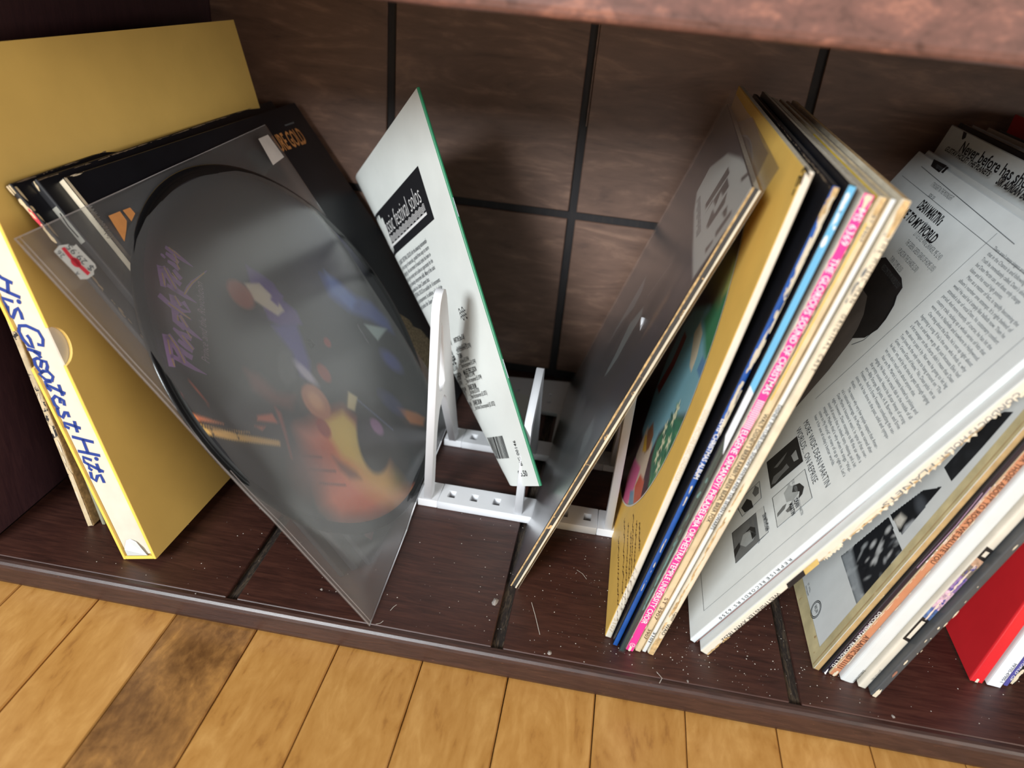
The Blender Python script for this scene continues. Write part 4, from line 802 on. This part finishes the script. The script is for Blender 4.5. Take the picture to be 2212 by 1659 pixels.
root('pink', 'record', 'record with a hot pink spine lettered in white capitals', GM)
jacket('pink', M_pink, M_ivory, M_ivory, M_ledge); T, L, D = DIM['pink']
flakes('pink', 'S', 0.0002, 0.0, 0.0002, L, 50, 0.0009, M_ivory, 31, elong=6); flakes('pink', 'S', T-0.0002, 0.0, T-0.0002, L, 70, 0.0011, M_cream2, 32, elong=6); flakes('pink', 'S', T/2, L-0.004, T/2, L, 14, 0.0026, M_cream2, 33); flakes('pink', 'S', T/2, 0.0, T/2, 0.003, 8, 0.0016, M_ivory, 34)
flakes('pink', 'L', 0.001, L-0.0008, 0.2, L-0.0008, 26, 0.0014, M_cream2, 35, elong=5)
spine_text('pink', 'MS 6369', (0.30652,0.28856), 0.0036, M_inkw)
spine_text('pink', 'THE GLORIOUS SOUND OF CHRISTMAS', (0.28171,0.20368), 0.0034, M_inkw, bold=0.006)
spine_text('pink', 'EUGENE ORMANDY/ PHILADELPHIA ORCHESTRA/ TEMPLE UNIVERSITY CHOIR', (0.17991,0.02647), 0.0034, M_inkw, bold=0.006)
z = (0.19932,0.18035); decal('pink', 'S', [[(0.0008, z[0]+(z[1]-z[0])*i/15), (T-0.0008, z[0]+(z[1]-z[0])*i/15), (T-0.0008, z[0]+(z[1]-z[0])*(i+0.42)/15), (0.0008, z[0]+(z[1]-z[0])*(i+0.42)/15)] for i in range(15)], M_inkw, 'spine_bars', 0.0003)
zc_ = (0.00615,0.00615)[0]; strokes('pink', 'S', [[(T/2+0.0016*math.cos(t), zc_+0.0016*math.sin(t)) for t in [math.pi/8*i for i in range(17)]]], 0.0003, M_inkw, 'emblem'); spine_text('pink', 'V', (zc_+0.0009, zc_-0.0009), 0.0018, M_inkw)
root('rabbit', 'record', 'aged cream record lettered in black capitals, beside the pink spine', GM)
jacket('rabbit', M_cream, M_cream, M_cream, M_ledge); T, L, D = DIM['rabbit']
decal('rabbit', 'S', [[(0.0001, 0.20), (0.0006, 0.20), (0.0006, 0.30), (0.0001, 0.30)]], paper('yellow edge', (222, 186, 50), 0.5), 'yellow_stripe', 0.0003); decal('rabbit', 'L', [[(0.002, L-0.0025), (0.16, L-0.0025), (0.16, L-0.0005), (0.002, L-0.0005)]], paper('yellow top', (222, 190, 70), 0.5), 'yellow_stripe', 0.0003)
flakes('rabbit', 'S', 0.002, L-0.006, 0.002, L, 10, 0.0020, M_tan, 41)
spine_text('rabbit', "WALT DISNEY'S BRER RABBIT, BRER BEAR, BRER FOX", (0.19176,0.1143), 0.0025, M_ink, bold=0.006)
spine_text('rabbit', 'ST 3907', (0.05082,0.03116), 0.0023, M_brown); spine_text('rabbit', '3907', (0.02208,0.01284), 0.0022, M_brown); spine_text('rabbit', 'ST 3907', (0.3044,0.291), 0.0018, M_inkg)
root('snow', 'record', 'slim white record lettered in small black capitals, between two cream records', GM)
jacket('snow', M_white, M_cream, M_white, M_ledge); T, L, D = DIM['snow']
spine_text('snow', 'DISNEY PICTURE DISC SNOW WHITE AND THE SEVEN DWARFS', (0.19789,0.10898), 0.0021, M_ink, bold=0.004); spine_text('snow', '3101', (0.01963,0.0101), 0.0018, M_ink)
root('music', 'record', 'worn cream record at the right end of the middle stack, spaced black capitals on spine', GM)
jacket('music', M_cream2, M_cream2, M_cream2, M_tan); T, L, D = DIM['music']
flakes('music', 'S', 0.0012, 0.0, 0.0012, 0.15, 40, 0.0014, M_tan, 51, elong=6); flakes('music', 'S', T/2, 0.0, T/2, 0.010, 26, 0.0028, M_tan, 52, elong=3); flakes('music', 'S', T/2, L-0.012, T/2, L, 16, 0.0034, M_tan, 53); flakes('music', 'S', 0.0008, 0.255, 0.0008, 0.30, 10, 0.0016, M_inkg, 54)
spine_text('music', 'T H E   M U S I C   M A N   \u00b7   O R I G I N A L   C A S T', (0.29483,0.22119), 0.0022, M_ink, xc=0.0031)
spine_text('music', 'WAO', (0.02964,0.01933), 0.0022, M_ink, xc=0.0031); spine_text('music', 'Capitol', (0.0407,0.03267), 0.0018, M_ink, 0.3, xc=0.0036)

# ---------------------------------------------------------------- records at the right
GR = 'records leaning right at the right side of the shelf'
root('dean', 'record', 'glossy white record whose cover shows dense text columns and four small grey photographs', GR)
jacket('dean', M_dean, M_dean, M_dean, M_ledge); T, L, D = DIM['dean']
decal('dean', 'S', [[(T-0.0005, 0.002), (T, 0.002), (T, L-0.002), (T-0.0005, L-0.002)]], paper('red brown line', (150, 100, 92), 0.5), 'edge_line', 0.0003)
spine_text('dean', 'R E P R I S E', (0.09292,0.07167), 0.0022, M_ink, xc=0.0018); spine_text('dean', 'R E C O R D S', (0.06946,0.04932), 0.0022, M_ink, xc=0.0018); spine_text('dean', 'R S \u00b7 6 2 5 0', (0.04672,0.02748), 0.0022, M_ink, xc=0.0018)
bd = [(0.014,0.24495),(0.01464,0.0158),(0.05022,0.0115),(0.09182,0.30025),(0.28312,0.30508),(0.11601,0.29954),(0.12295,0.14701)]
strokes('dean', 'L', [[bd[0], bd[1], (0.30, bd[1][1])], [(bd[0][0], L-0.02), bd[0]], [(0.30, L-0.022), (0.012, L-0.022)]], 0.00035, M_inkg, 'border_rule')
strokes('dean', 'L', [[bd[5], bd[6]]], 0.0004, M_inkg, 'border_rule')
strokes('dean', 'L', [[bd[4], bd[3]]], 0.0005, M_inkg, 'border_rule')
lt = [(0.10653,0.29308),(0.10413,0.14329),(0.00921,0.22467),(0.0453,0.14)]
DL = ['There aren\u2019t many singers around', 'that in the Chance is and following', 'Truth be immediately called, Dean\u2019s alone,', 'but Dean Martin can, and does, only change', 'Islam and his vocal high points.', ' Mem as a matter of fact, is rapidly becoming the', 'album\u2019s number one attempt. It\u2019s right behind of', 'week? He said he\u2019d simply like ballads now. Then he', 'attended a bar of vocal Dean, his customary comfort', 'period. And more recently, of course, he has hit the', 'country trails, racking up a whole series of hits that', 'were done in Nashville and nowhere in Hollywood.', ' One thing about the Dean, he\u2019s not up tight about', 'beginning a song. If he\u2019s the one who finds it, why', 'great, so and away we go. But just because Elvis had', 'a first manager on the charts didn\u2019t mean that Dean', 'was about to pass it by. Nor was he going to let big', 'Tom Jones be the only one to hang around on \u201cThe', 'Green, Green Grass of Home.\u201d No, Dean picks \u2019em as', 'he likes \u2019em, and by the time he gets through singing', '\u2019em you don\u2019t much care about anyone else.', ' Nor are Mr. Martin\u2019s talents limited to picking and', 'singing. He likes to be smack dab in the middle of all', 'the pretty sounds. Hence his all-star lineup of arrang-', 'ers\u2014Billy Strange, Bill Justis, H. B. Barnum, and Ernie', 'Freeman. And it\u2019s Ernie Freeman conducting the ses-', 'sions, as he has done in the past, solid and sympa-', 'thetic.', ' The reason why very few people suspect that Amer-', 'ica\u2019s national beverage, the Martini, was named after', 'Dean Martin is because it wasn\u2019t. In spite of that over-', 'sight, however, Dean manages to fill the air with a', 'sound all around that is, indeed, tasty, relaxing, and a bit', 'magical. Maybe that\u2019s why when he sings \u201cWel-', 'come to My World\u201d so many of us go right in. Let\u2019s', 'hear it for one of today\u2019s better worlds.']
it = []; ys, ye = (lt[0][0]+lt[1][0])/2, bd[0][0]+0.012
for i, s in enumerate(DL):
    z = lt[0][1]+(lt[1][1]-lt[0][1])*i/35-0.002; ind = 0.004 if s[0] == ' ' else 0.0; s = s.strip(); full = ys-ye
    ln = full-ind if len(s) > 44 or 8 < i < 35 and len(s) > 42 else full*len(s)/52.0
    it.append((s, (ys-ind, z), (ys-ind-ln, z), 0.0026))
lettering('dean', 'L', it, M_inkg, 'liner_text')
h1 = [(0.10884,0.13163),(0.02987,0.13066),(0.1076,0.12722),(0.03974,0.12486)]
lettering('dean', 'L', [('MORE WIDE DEAN MARTIN', h1[0], (h1[1][0], h1[0][1]), 0.0048, 0, -0.008), ('WORLDS... ON REPRISE', (h1[0][0], h1[0][1]-0.0075), (h1[1][0]+0.012, h1[0][1]-0.0075), 0.0048, 0, -0.008)], M_ink, 'heading_text')
h2 = [(0.23273,0.28113),(0.18319,0.2808),(0.23243,0.27158),(0.16949,0.27445)]
ya, yb = h2[0][0], h2[1][0]; zt = (h2[0][1]+h2[1][1])/2
lettering('dean', 'L', [('DEAN MARTIN\u2019s', (ya, zt), (h2[1][0], zt), 0.0075, 0, 0.03), ('WELCOME TO MY WORLD', (ya+0.045, zt-0.0112), (h2[3][0], zt-0.0112), 0.0075, 0, 0.03)], M_ink, 'title_text')
tr = ['LITTLE OLE WINE DRINKER, ME (2:43)', 'THE GREEN, GREEN GRASS OF HOME (3:05)', 'I PLACE IN THE SHADE (2:30)', 'TURN TO ME (2:15)', 'WELCOME TO MY WORLD (2:32)']
h3 = [(0.20201,0.26594),(0.13505,0.26396),(0.20452,0.24571)]; it = []
for i, s in enumerate(tr): it.append((s, (h3[0][0], h3[0][1]-0.0078*i), (h3[0][0]-0.0017*len(s), h3[0][1]-0.0078*i), 0.0042, 0, -0.01))
it += [('side two', (h3[0][0], h3[0][1]+0.010), (h3[0][0]-0.012, h3[0][1]+0.010), 0.003), ('I THOUGHT IN THE MOONLIGHT', (ya+0.01, zt+0.017), (ya-0.035, zt+0.017), 0.004, 0, -0.01), ('SIDE OF', (ya, zt+0.0105), (ya-0.012, zt+0.0105), 0.003)]
lettering('dean', 'L', it, M_inkg, 'track_list')
decal('dean', 'L', [[(0.27475,0.31428),(0.24699,0.31539),(0.2486,0.30863),(0.26965,0.30905)], [(0.24576,0.31488),(0.24199,0.31503),(0.24223,0.30952),(0.24664,0.30959)]], M_ink, 'emblem')
q = [(0.26219,0.31014),(0.24845,0.31164)]; lettering('dean', 'L', [('reprise', q[0], (q[1][0], q[0][1]), 0.004)], M_inkg, 'emblem_text', 0.0004)
# big portrait, mostly hidden: a dark rounded shape with loose strands
hp = [(0.20664,0.21555),(0.22736,0.23264),(0.2087,0.2422),(0.16468,0.24144),(0.15281,0.23794),(0.1496,0.23181),(0.14247,0.22678),(0.1362,0.21714),(0.13388,0.20885),(0.13833,0.19842),(0.15181,0.19034),(0.15568,0.19688),(0.1655,0.20621),(0.18327,0.21552)]
decal('dean', 'L', [hp], paper('dark photo print', (40, 38, 40), 0.45, 0.15, 60), 'photo_print')
decal('dean', 'L', [[(0.19122,0.13283),(0.2164,0.21862),(0.2065,0.22768),(0.18215,0.21606),(0.16444,0.20677),(0.15137,0.19288),(0.14101,0.1646),(0.13438,0.13015)]], paper('mid grey photo print', (112, 106, 104), 0.45, 0.1, 40), 'photo_print', 0.0002)
strokes('dean', 'L', [[(0.15262,0.23206),(0.14497,0.22767),(0.1381,0.21613),(0.13655,0.20298)], [(0.13931,0.22154),(0.13544,0.21105),(0.13678,0.19706),(0.14448,0.18812)], [(0.15158,0.23086),(0.14137,0.22391),(0.13609,0.21461)]], 0.0006, M_ink, 'photo_strands')
# four small photographs
def photo(k, quad, tones, shapes, frame_=True, nm='photograph'):
    decal(k, 'L', [quad], tones, nm)
    for pts, m in shapes: decal(k, 'L', [pts], m, nm, 0.0004)
    if frame_: strokes(k, 'L', [quad+quad[:1]], 0.0005, M_ink, 'photo_border')
G1 = paper('photo dark', (46, 46, 46), 0.45, 0.1); G2 = paper('photo mid', (110, 112, 112), 0.45, 0.1); G3 = paper('photo pale', (206, 210, 210), 0.45, 0.05); G4 = paper('photo grey', (160, 164, 164), 0.45, 0.08)
photo('dean', [(0.10398,0.09348),(0.10162,0.12353),(0.07121,0.12216),(0.0729,0.09176)], G1, [([(0.07614,0.09285),(0.08234,0.09638),(0.08163,0.1045),(0.08339,0.10943),(0.07721,0.11078),(0.07659,0.10344),(0.07421,0.09659)], G2), ([(0.087,0.11475),(0.08875,0.11966),(0.07708,0.11962),(0.0785,0.11552)], G4), ([(0.09083,0.09807),(0.09337,0.10697),(0.09473,0.11281),(0.09065,0.10825),(0.08826,0.10128)], G2)])
photo('dean', [(0.06274,0.09114),(0.06227,0.12173),(0.03127,0.12069),(0.03181,0.08977)], G3, [([(0.05731,0.10114),(0.06033,0.10617),(0.05347,0.1124),(0.04537,0.11221),(0.04327,0.10751),(0.04662,0.10145)], G4), ([(0.05134,0.10764),(0.05649,0.10966),(0.05374,0.11501),(0.04675,0.11755),(0.04169,0.11468),(0.0405,0.11107),(0.04629,0.11326)], G1), ([(0.04401,0.09226),(0.04624,0.09792),(0.04579,0.10127),(0.04231,0.0988),(0.04071,0.09159)], G2), ([(0.03996,0.09915),(0.04126,0.10368),(0.03581,0.10415),(0.03692,0.10019)], G2)])
photo('dean', [(0.06385,0.05064),(0.06235,0.08243),(0.03481,0.08174),(0.03242,0.05004)], G2, [([(0.04518,0.05652),(0.05241,0.06041),(0.05133,0.06674),(0.04345,0.0718),(0.03896,0.06833),(0.03898,0.06109)], G4), ([(0.05269,0.06325),(0.05404,0.06811),(0.04931,0.0719),(0.04176,0.07151),(0.04053,0.06769),(0.04883,0.06725)], G1), ([(0.04534,0.05),(0.04853,0.05609),(0.04346,0.05627),(0.03775,0.04988)], G1), ([(0.06343,0.07525),(0.06235,0.08243),(0.03481,0.08174),(0.03471,0.07383)], G3)])
photo('dean', [(0.08981,0.0582),(0.09117,0.08342),(0.0725,0.08197),(0.07125,0.06234)], G3, [([(0.08058,0.06278),(0.08487,0.0693),(0.07861,0.07311),(0.07042,0.07364),(0.07243,0.0654)], G1), ([(0.08532,0.07519),(0.09036,0.07894),(0.0849,0.08183),(0.07924,0.08083),(0.07892,0.07698)], G2)])
cp = [(0.0605,0.09025),(0.02337,0.08679),(0.06061,0.04972),(0.03179,0.04812),(0.10097,0.09243),(0.07092,0.08954)]
lettering('dean', 'L', [('THE HIT SOUND OF DEAN MARTIN', (cp[0][0]+0.002, cp[1][1]+0.0225), (cp[0][0]-0.036, cp[1][1]+0.0225), 0.0024), ('(REPRISE ALBUM 6213)', (cp[0][0]+0.002, cp[1][1]+0.0185), (cp[0][0]-0.022, cp[1][1]+0.0185), 0.0024), ('DEAN MARTIN HITS AGAIN', (cp[2][0]+0.002, cp[3][1]+0.0235), (cp[2][0]-0.028, cp[3][1]+0.0235), 0.0024), ('(REPRISE ALBUM 6146)', (cp[2][0]+0.002, cp[3][1]+0.0195), (cp[2][0]-0.022, cp[3][1]+0.0195), 0.0024)], M_inkg, 'caption_text')
dm = [(0.04245,0.10733),(0.03088,0.108)]; lettering('dean', 'L', [('DEAN', (dm[0][0], dm[0][1]), (dm[0][0]-0.0085, dm[0][1]), 0.0034, 0, 0.02), ('MARTIN', (dm[0][0], dm[0][1]-0.0046), (dm[0][0]-0.012, dm[0][1]-0.0046), 0.0034, 0, 0.02)], M_ink, 'photo_lettering', 0.0005)
dm = [(0.05437,0.08006),(0.0366,0.0799)]; lettering('dean', 'L', [('DEAN MARTIN HITS AGAIN', (dm[0][0], dm[0][1]), (dm[1][0], dm[0][1]), 0.0034, 0, 0.02)], M_ink, 'photo_lettering', 0.0005)

root('holst', 'record', 'thick white record with a ragged torn spine and black tape, under the text covered record', GR)
jacket('holst', M_ivory, M_white, M_white, M_ledge); T, L, D = DIM['holst']
z = (0.07793,0.09245,0.104)
decal('holst', 'S', [[(T*0.42, z[0]), (T, z[0]-0.002), (T, z[1]-0.002), (T*0.42, z[1])]], M_black2, 'black_tape', 0.0004); decal('holst', 'R', [[(0.0, z[0]-0.002), (0.01, z[0]-0.002), (0.01, z[1]-0.002), (0.0, z[1]-0.002)]], M_black2, 'black_tape')
decal('holst', 'S', [[(T*0.42, z[1]), (T, z[1]-0.002), (T, z[2]-0.002), (T*0.42, z[2])]], paper('gold tape', (200, 172, 104), 0.4, 0.08, 80), 'gold_tape', 0.0004)
flakes('holst', 'S', T-0.0008, z[2]+0.002, T-0.0008, L*0.7, 40, 0.0017, M_tan, 61, elong=5, jit=0.5); flakes('holst', 'S', T-0.0016, z[2]+0.03, T-0.0016, z[2]+0.09, 24, 0.0022, M_cream2, 62, elong=5); flakes('holst', 'S', T-0.0008, 0.002, T-0.0008, 0.020, 12, 0.0022, M_tan, 63)
# ragged slivers of torn paper standing off the spine
R = random.Random(4); V, F = [], []
for i in range(70):
    zz = R.uniform(z[2], 0.26); q = len(V); ln = R.uniform(0.001, 0.0045); hg = R.uniform(0.0004, 0.0016)
    V += [(T-0.0012, 0.0001, zz), (T-0.0012, 0.0001, zz+ln), (T+R.uniform(0.0, 0.0008), -hg, zz+ln*R.uniform(0.3, 0.8)), (T+0.0002, 0.0004, zz+ln)]; F += [(q, q+1, q+2), (q+1, q+3, q+2)]
mk('torn_paper', V, F, M_cream2, ROOT['holst'])
spine_text('holst', 'WESTMINSTER XWN 18252', (0.07002,0.01696), 0.0026, M_ink, xc=T*0.72)
spine_text('holst', 'CONDUCTS HOLST:', (0.24527,0.19386), 0.0030, M_inkg, xc=T*0.70); spine_text('holst', 'PLANETS', (0.19026,0.15437), 0.0028, M_inkg, xc=T*0.70)
zz = [(0.28559,0.3204),(0.19994,0.31992),(0.18961,0.31975),(0.13599,0.31967)]
lettering('holst', 'L', [('GUSTAV HOLST: THE PLANETS', zz[0], (zz[0][0]-0.09, zz[0][1]), 0.0040, 0, 0.03), ('SIR ADRIAN BOULT', (zz[0][0]-0.105, zz[0][1]-0.001), (zz[0][0]-0.165, zz[0][1]-0.001), 0.0055, 0, 0.04)], M_ink, 'title_text')

root('tape', 'record', 'white record bound with yellowed tape, dark grainy photographs on its cover', GR)
jacket('tape', M_tape2, M_white, M_white, M_ledge); T, L, D = DIM['tape']
decal('tape', 'L', [[(0, 0), (0.0095, 0), (0.0095, L), (0, L)], [(0.0095, 0), (D, 0), (D, 0.011), (0.0095, 0.011)]], M_tape, 'yellowed_tape', 0.0003)
strokes('tape', 'L', [[(0.0028, 0.001+i*0.02), (0.0028, 0.001+(i+1)*0.02)] for i in range(15)], 0.0008, M_tape2, 'tape_crease', 0.0005)
pq = [(0.05526,0.05338),(0.04177,0.10227),(0.01048,0.10118),(0.00684,0.05341)]; pr = [(0.04181,0.10427),(0.03195,0.13289),(0.02061,0.14487),(0.01962,0.11852),(0.01993,0.10567)]
GP = [('e', ((0.10+0.02*i, 0.16), (0.01, 0.01), 0), (40, 42, 46), 0.01) for i in range(2)]
R = random.Random(12); cx_ = sum(p[0] for p in pq)/4; cz_ = sum(p[1] for p in pq)/4
for i in range(90):
    a = (cx_+R.uniform(-0.04, 0.04), cz_+R.uniform(-0.03, 0.03)); GP.append(('e', (a, (R.uniform(0.0006, 0.0022), R.uniform(0.001, 0.0045)), R.uniform(-0.6, 0.6)), R.choice(((150, 154, 156), (90, 94, 98), (180, 182, 182), (20, 22, 26))), 0.002))
GP.append(('p', [(0.05526,0.05338),(0.05109,0.0645),(0.03288,0.06251),(0.00887,0.06082),(0.00684,0.05341)], (150, 156, 160), 0.004, 0.85))
def inpoly(poly, a, b):
    s = False
    for p, q in zip(poly, poly[1:]+poly[:1]):
        if (p[1] > b) != (q[1] > b) and a < (q[0]-p[0])*(b-p[1])/(q[1]-p[1])+p[0]: s = not s
    return s
painted('tape', 'L', min(p[0] for p in pq), max(p[0] for p in pq), min(p[1] for p in pq), max(p[1] for p in pq), 0.0008, (26, 28, 33), GP, M_pict, 'photograph', clip=lambda a, b: inpoly(pq, a, b))
painted('tape', 'L', min(p[0] for p in pr), max(p[0] for p in pr), min(p[1] for p in pr), max(p[1] for p in pr), 0.0008, (22, 24, 28), [('p', [(0.03512,0.10513),(0.03425,0.1115),(0.02698,0.11374),(0.0253,0.10727),(0.02944,0.10442)], (200, 196, 186), 0.003), ('p', [(0.01993,0.10567),(0.02299,0.11088),(0.02098,0.11734),(0.01771,0.1194)], (170, 174, 178), 0.003), ('e', ([(0.02405,0.1271)][0], (0.008, 0.004), 0), (70, 74, 80), 0.004)], M_pict, 'photograph', clip=lambda a, b: inpoly(pr, a, b))
decal('tape', 'L', [[(0.03045,0.15269),(0.0283,0.1892),(0.02093,0.20053),(0.01482,0.20438),(0.01537,0.17771),(0.01676,0.15223)]], paper('dark cover photo', (30, 32, 36), 0.45, 0.3, 90), 'photograph')
lc = [(0.03874,0.01641)][0]
strokes('tape', 'L', [[(lc[0]+r*math.cos(t), lc[1]+r*math.sin(t)) for t in [math.pi/12*i for i in range(25)]] for r in (0.0062, 0.0052)], 0.0005, M_ink, 'emblem')
lettering('tape', 'L', [('WLW', (lc[0]+0.0035, lc[1]-0.0012), (lc[0]-0.0035, lc[1]-0.0012), 0.0034)], M_ink, 'emblem_text')
q = [(0.06571,0.01469),(0.0535,0.0161)]; lettering('tape', 'L', [('ST. WILL', (q[0][0], q[0][1]), (q[0][0]-0.009, q[0][1]), 0.0018), ('PHOTOGRAPHY', (q[0][0], q[0][1]-0.003), (q[0][0]-0.010, q[0][1]-0.003), 0.0016)], M_inkg, 'credit_text')
q = [(0.27145,0.29837),(0.16754,0.3026)]; lettering('tape', 'L', [('Never before has show business c', q[0], (q[0][0]-0.19, q[0][1]), 0.0085, 0, 0.015)], M_ink, 'title_text')
decal('tape', 'L', [[(0.27966,0.30684),(0.28468,0.31188),(0.2774,0.31175),(0.27468,0.30856),(0.27716,0.30658)]], M_ink, 'title_mark')
root('docu', 'record', 'record with a narrow glossy black violet spine, right of the yellowed tape', GR)
jacket('docu', M_docu, M_black2, M_black2, M_edge); spine_text('docu', 'DOCUMENTARY RECORDS, LTD.', (0.06139,0.00739), 0.0022, M_inkw, xc=0.0026); flakes('docu', 'S', 0.002, 0.0, 0.002, 0.004, 8, 0.0016, M_inkw, 71, elong=2)
strokes('docu', 'S', [[(0.0012, 0.16), (0.0022, 0.135), (0.0014, 0.10)], [(0.0026, 0.165), (0.0032, 0.148)], [(0.0024, 0.05), (0.0014, 0.04)]], 0.0004, flat('lilac scratch', (170, 140, 168), 0.4), 'scratch', 0.0003)
flakes('docu', 'S', 0.0036, 0.10, 0.0036, 0.26, 34, 0.0009, M_inkw, 72, elong=2)
root('copper', 'record', 'record with a copper brown spine and dark serif capitals', GR)
jacket('copper', M_copper, M_cream, M_copper, M_ledge); T, L, D = DIM['copper']
spine_text('copper', 'FOR THOSE ABOUT TO ROCK WE SALUTE YOU', (0.19078,0.10561), 0.0032, M_brown, bold=0.01); spine_text('copper', 'ATLANTIC SD 11111', (0.03989,0.00802), 0.0034, M_brown, bold=0.01)
flakes('copper', 'S', 0.0005, 0, 0.0005, L, 60, 0.0006, M_cream2, 73, elong=8); flakes('copper', 'S', T-0.0006, 0, T-0.0006, L, 60, 0.0006, M_cream2, 74, elong=8); flakes('copper', 'S', T/2, 0, T/2, 0.003, 8, 0.0018, M_cream2, 75)
root('white', 'record', 'thick plain white record between the copper spine and the spine with colour pictures', GR)
jacket('white', M_white, M_white, M_white, M_ledge, r=0.0022); spine_text('white', 'D002590401', (0.01439,0.00277), 0.0017, M_ink, xc=0.0082)
root('cream', 'record', 'cream record whose spine carries small colour pictures in black frames', GR)
jacket('cream', M_ivory, M_ivory, M_ivory, M_ledge); T, L, D = DIM['cream']
z = (0.04792,0.06837,0.07713,0.0923,0.10439,0.1131,0.11891,0.12789)
cc = [((30, 30, 32)), ((92, 120, 170)), ((216, 180, 196)), ((150, 120, 170)), ((128, 116, 104)), ((186, 150, 124)), ((30, 30, 32))]
for i, c in enumerate(cc): decal('cream', 'S', [[(0.0003, z[i]), (T-0.0003, z[i]-0.001), (T-0.0003, z[i+1]-0.001), (0.0003, z[i+1])]], paper('spine picture', c, 0.35, 0.25, 400), 'spine_picture')
for i in (0, 6): decal('cream', 'S', [[(T*0.28, z[i]+0.002), (T*0.7, z[i]+0.002), (T*0.7, z[i+1]-0.003), (T*0.28, z[i+1]-0.003)]], M_ivory, 'picture_frame', 0.0004)
flakes('cream', 'S', T/2, z[1], T/2, z[5], 40, 0.0013, paper('picture dab', (226, 206, 190), 0.4), 77, elong=3, name='picture_dab', off=0.0004); flakes('cream', 'S', T/2, z[1], T/2, z[5], 30, 0.0013, M_violet, 78, elong=3, name='picture_dab', off=0.0004, jit=1.2)
spine_text('cream', '(51=15.16)', (0.01934,0.00952), 0.0014, M_inkg, xc=T*0.75)
root('grey', 'record', 'scuffed charcoal grey record with a chipped lower corner, left of the red record', GR)
jacket('grey', M_grey, M_grey, M_grey, M_edge); T, L, D = DIM['grey']
flakes('grey', 'S', T/2, 0.0, T/2, 0.004, 14, 0.0026, M_cream2, 81); flakes('grey', 'S', T*0.7, 0.03, T*0.7, 0.2, 26, 0.0011, M_cream2, 82, elong=3, jit=1.4); flakes('grey', 'S', T/2, 0.02, T/2, 0.026, 5, 0.0016, M_skin, 83)
root('red', 'record', 'bright red glossy record near the right edge of the picture', GR)
jacket('red', M_red, M_red, M_red, M_ledge, r=0.0018); flakes('red', 'S', 0.0045, 0.0, 0.0045, 0.001, 7, 0.0016, M_ivory, 85)
root('white2', 'record', 'thick bluish white record just right of the red record', GR)
jacket('white2', paper('bluish white card', (224, 228, 236), 0.4, 0.03), M_white, M_white, M_ledge, r=0.0022); spine_text('white2', 'MF705-47905-1', (0.02332,0.00548), 0.0022, M_ink, xc=0.0072)
root('violet', 'record', 'slim violet blue record right of the bluish white record', GR)
jacket('violet', M_violet, M_violet, M_violet, M_ledge); spine_text('violet', 'THE WORLD OF', (0.035, 0.006), 0.0018, M_inkw)
root('last', 'record', 'black record with chipped cream spine, farthest right', GR)
jacket('last', M_black2, M_black2, M_black2, M_edge); flakes('last', 'S', 0.0025, 0.0, 0.0025, 0.03, 12, 0.0028, M_cream2, 88)
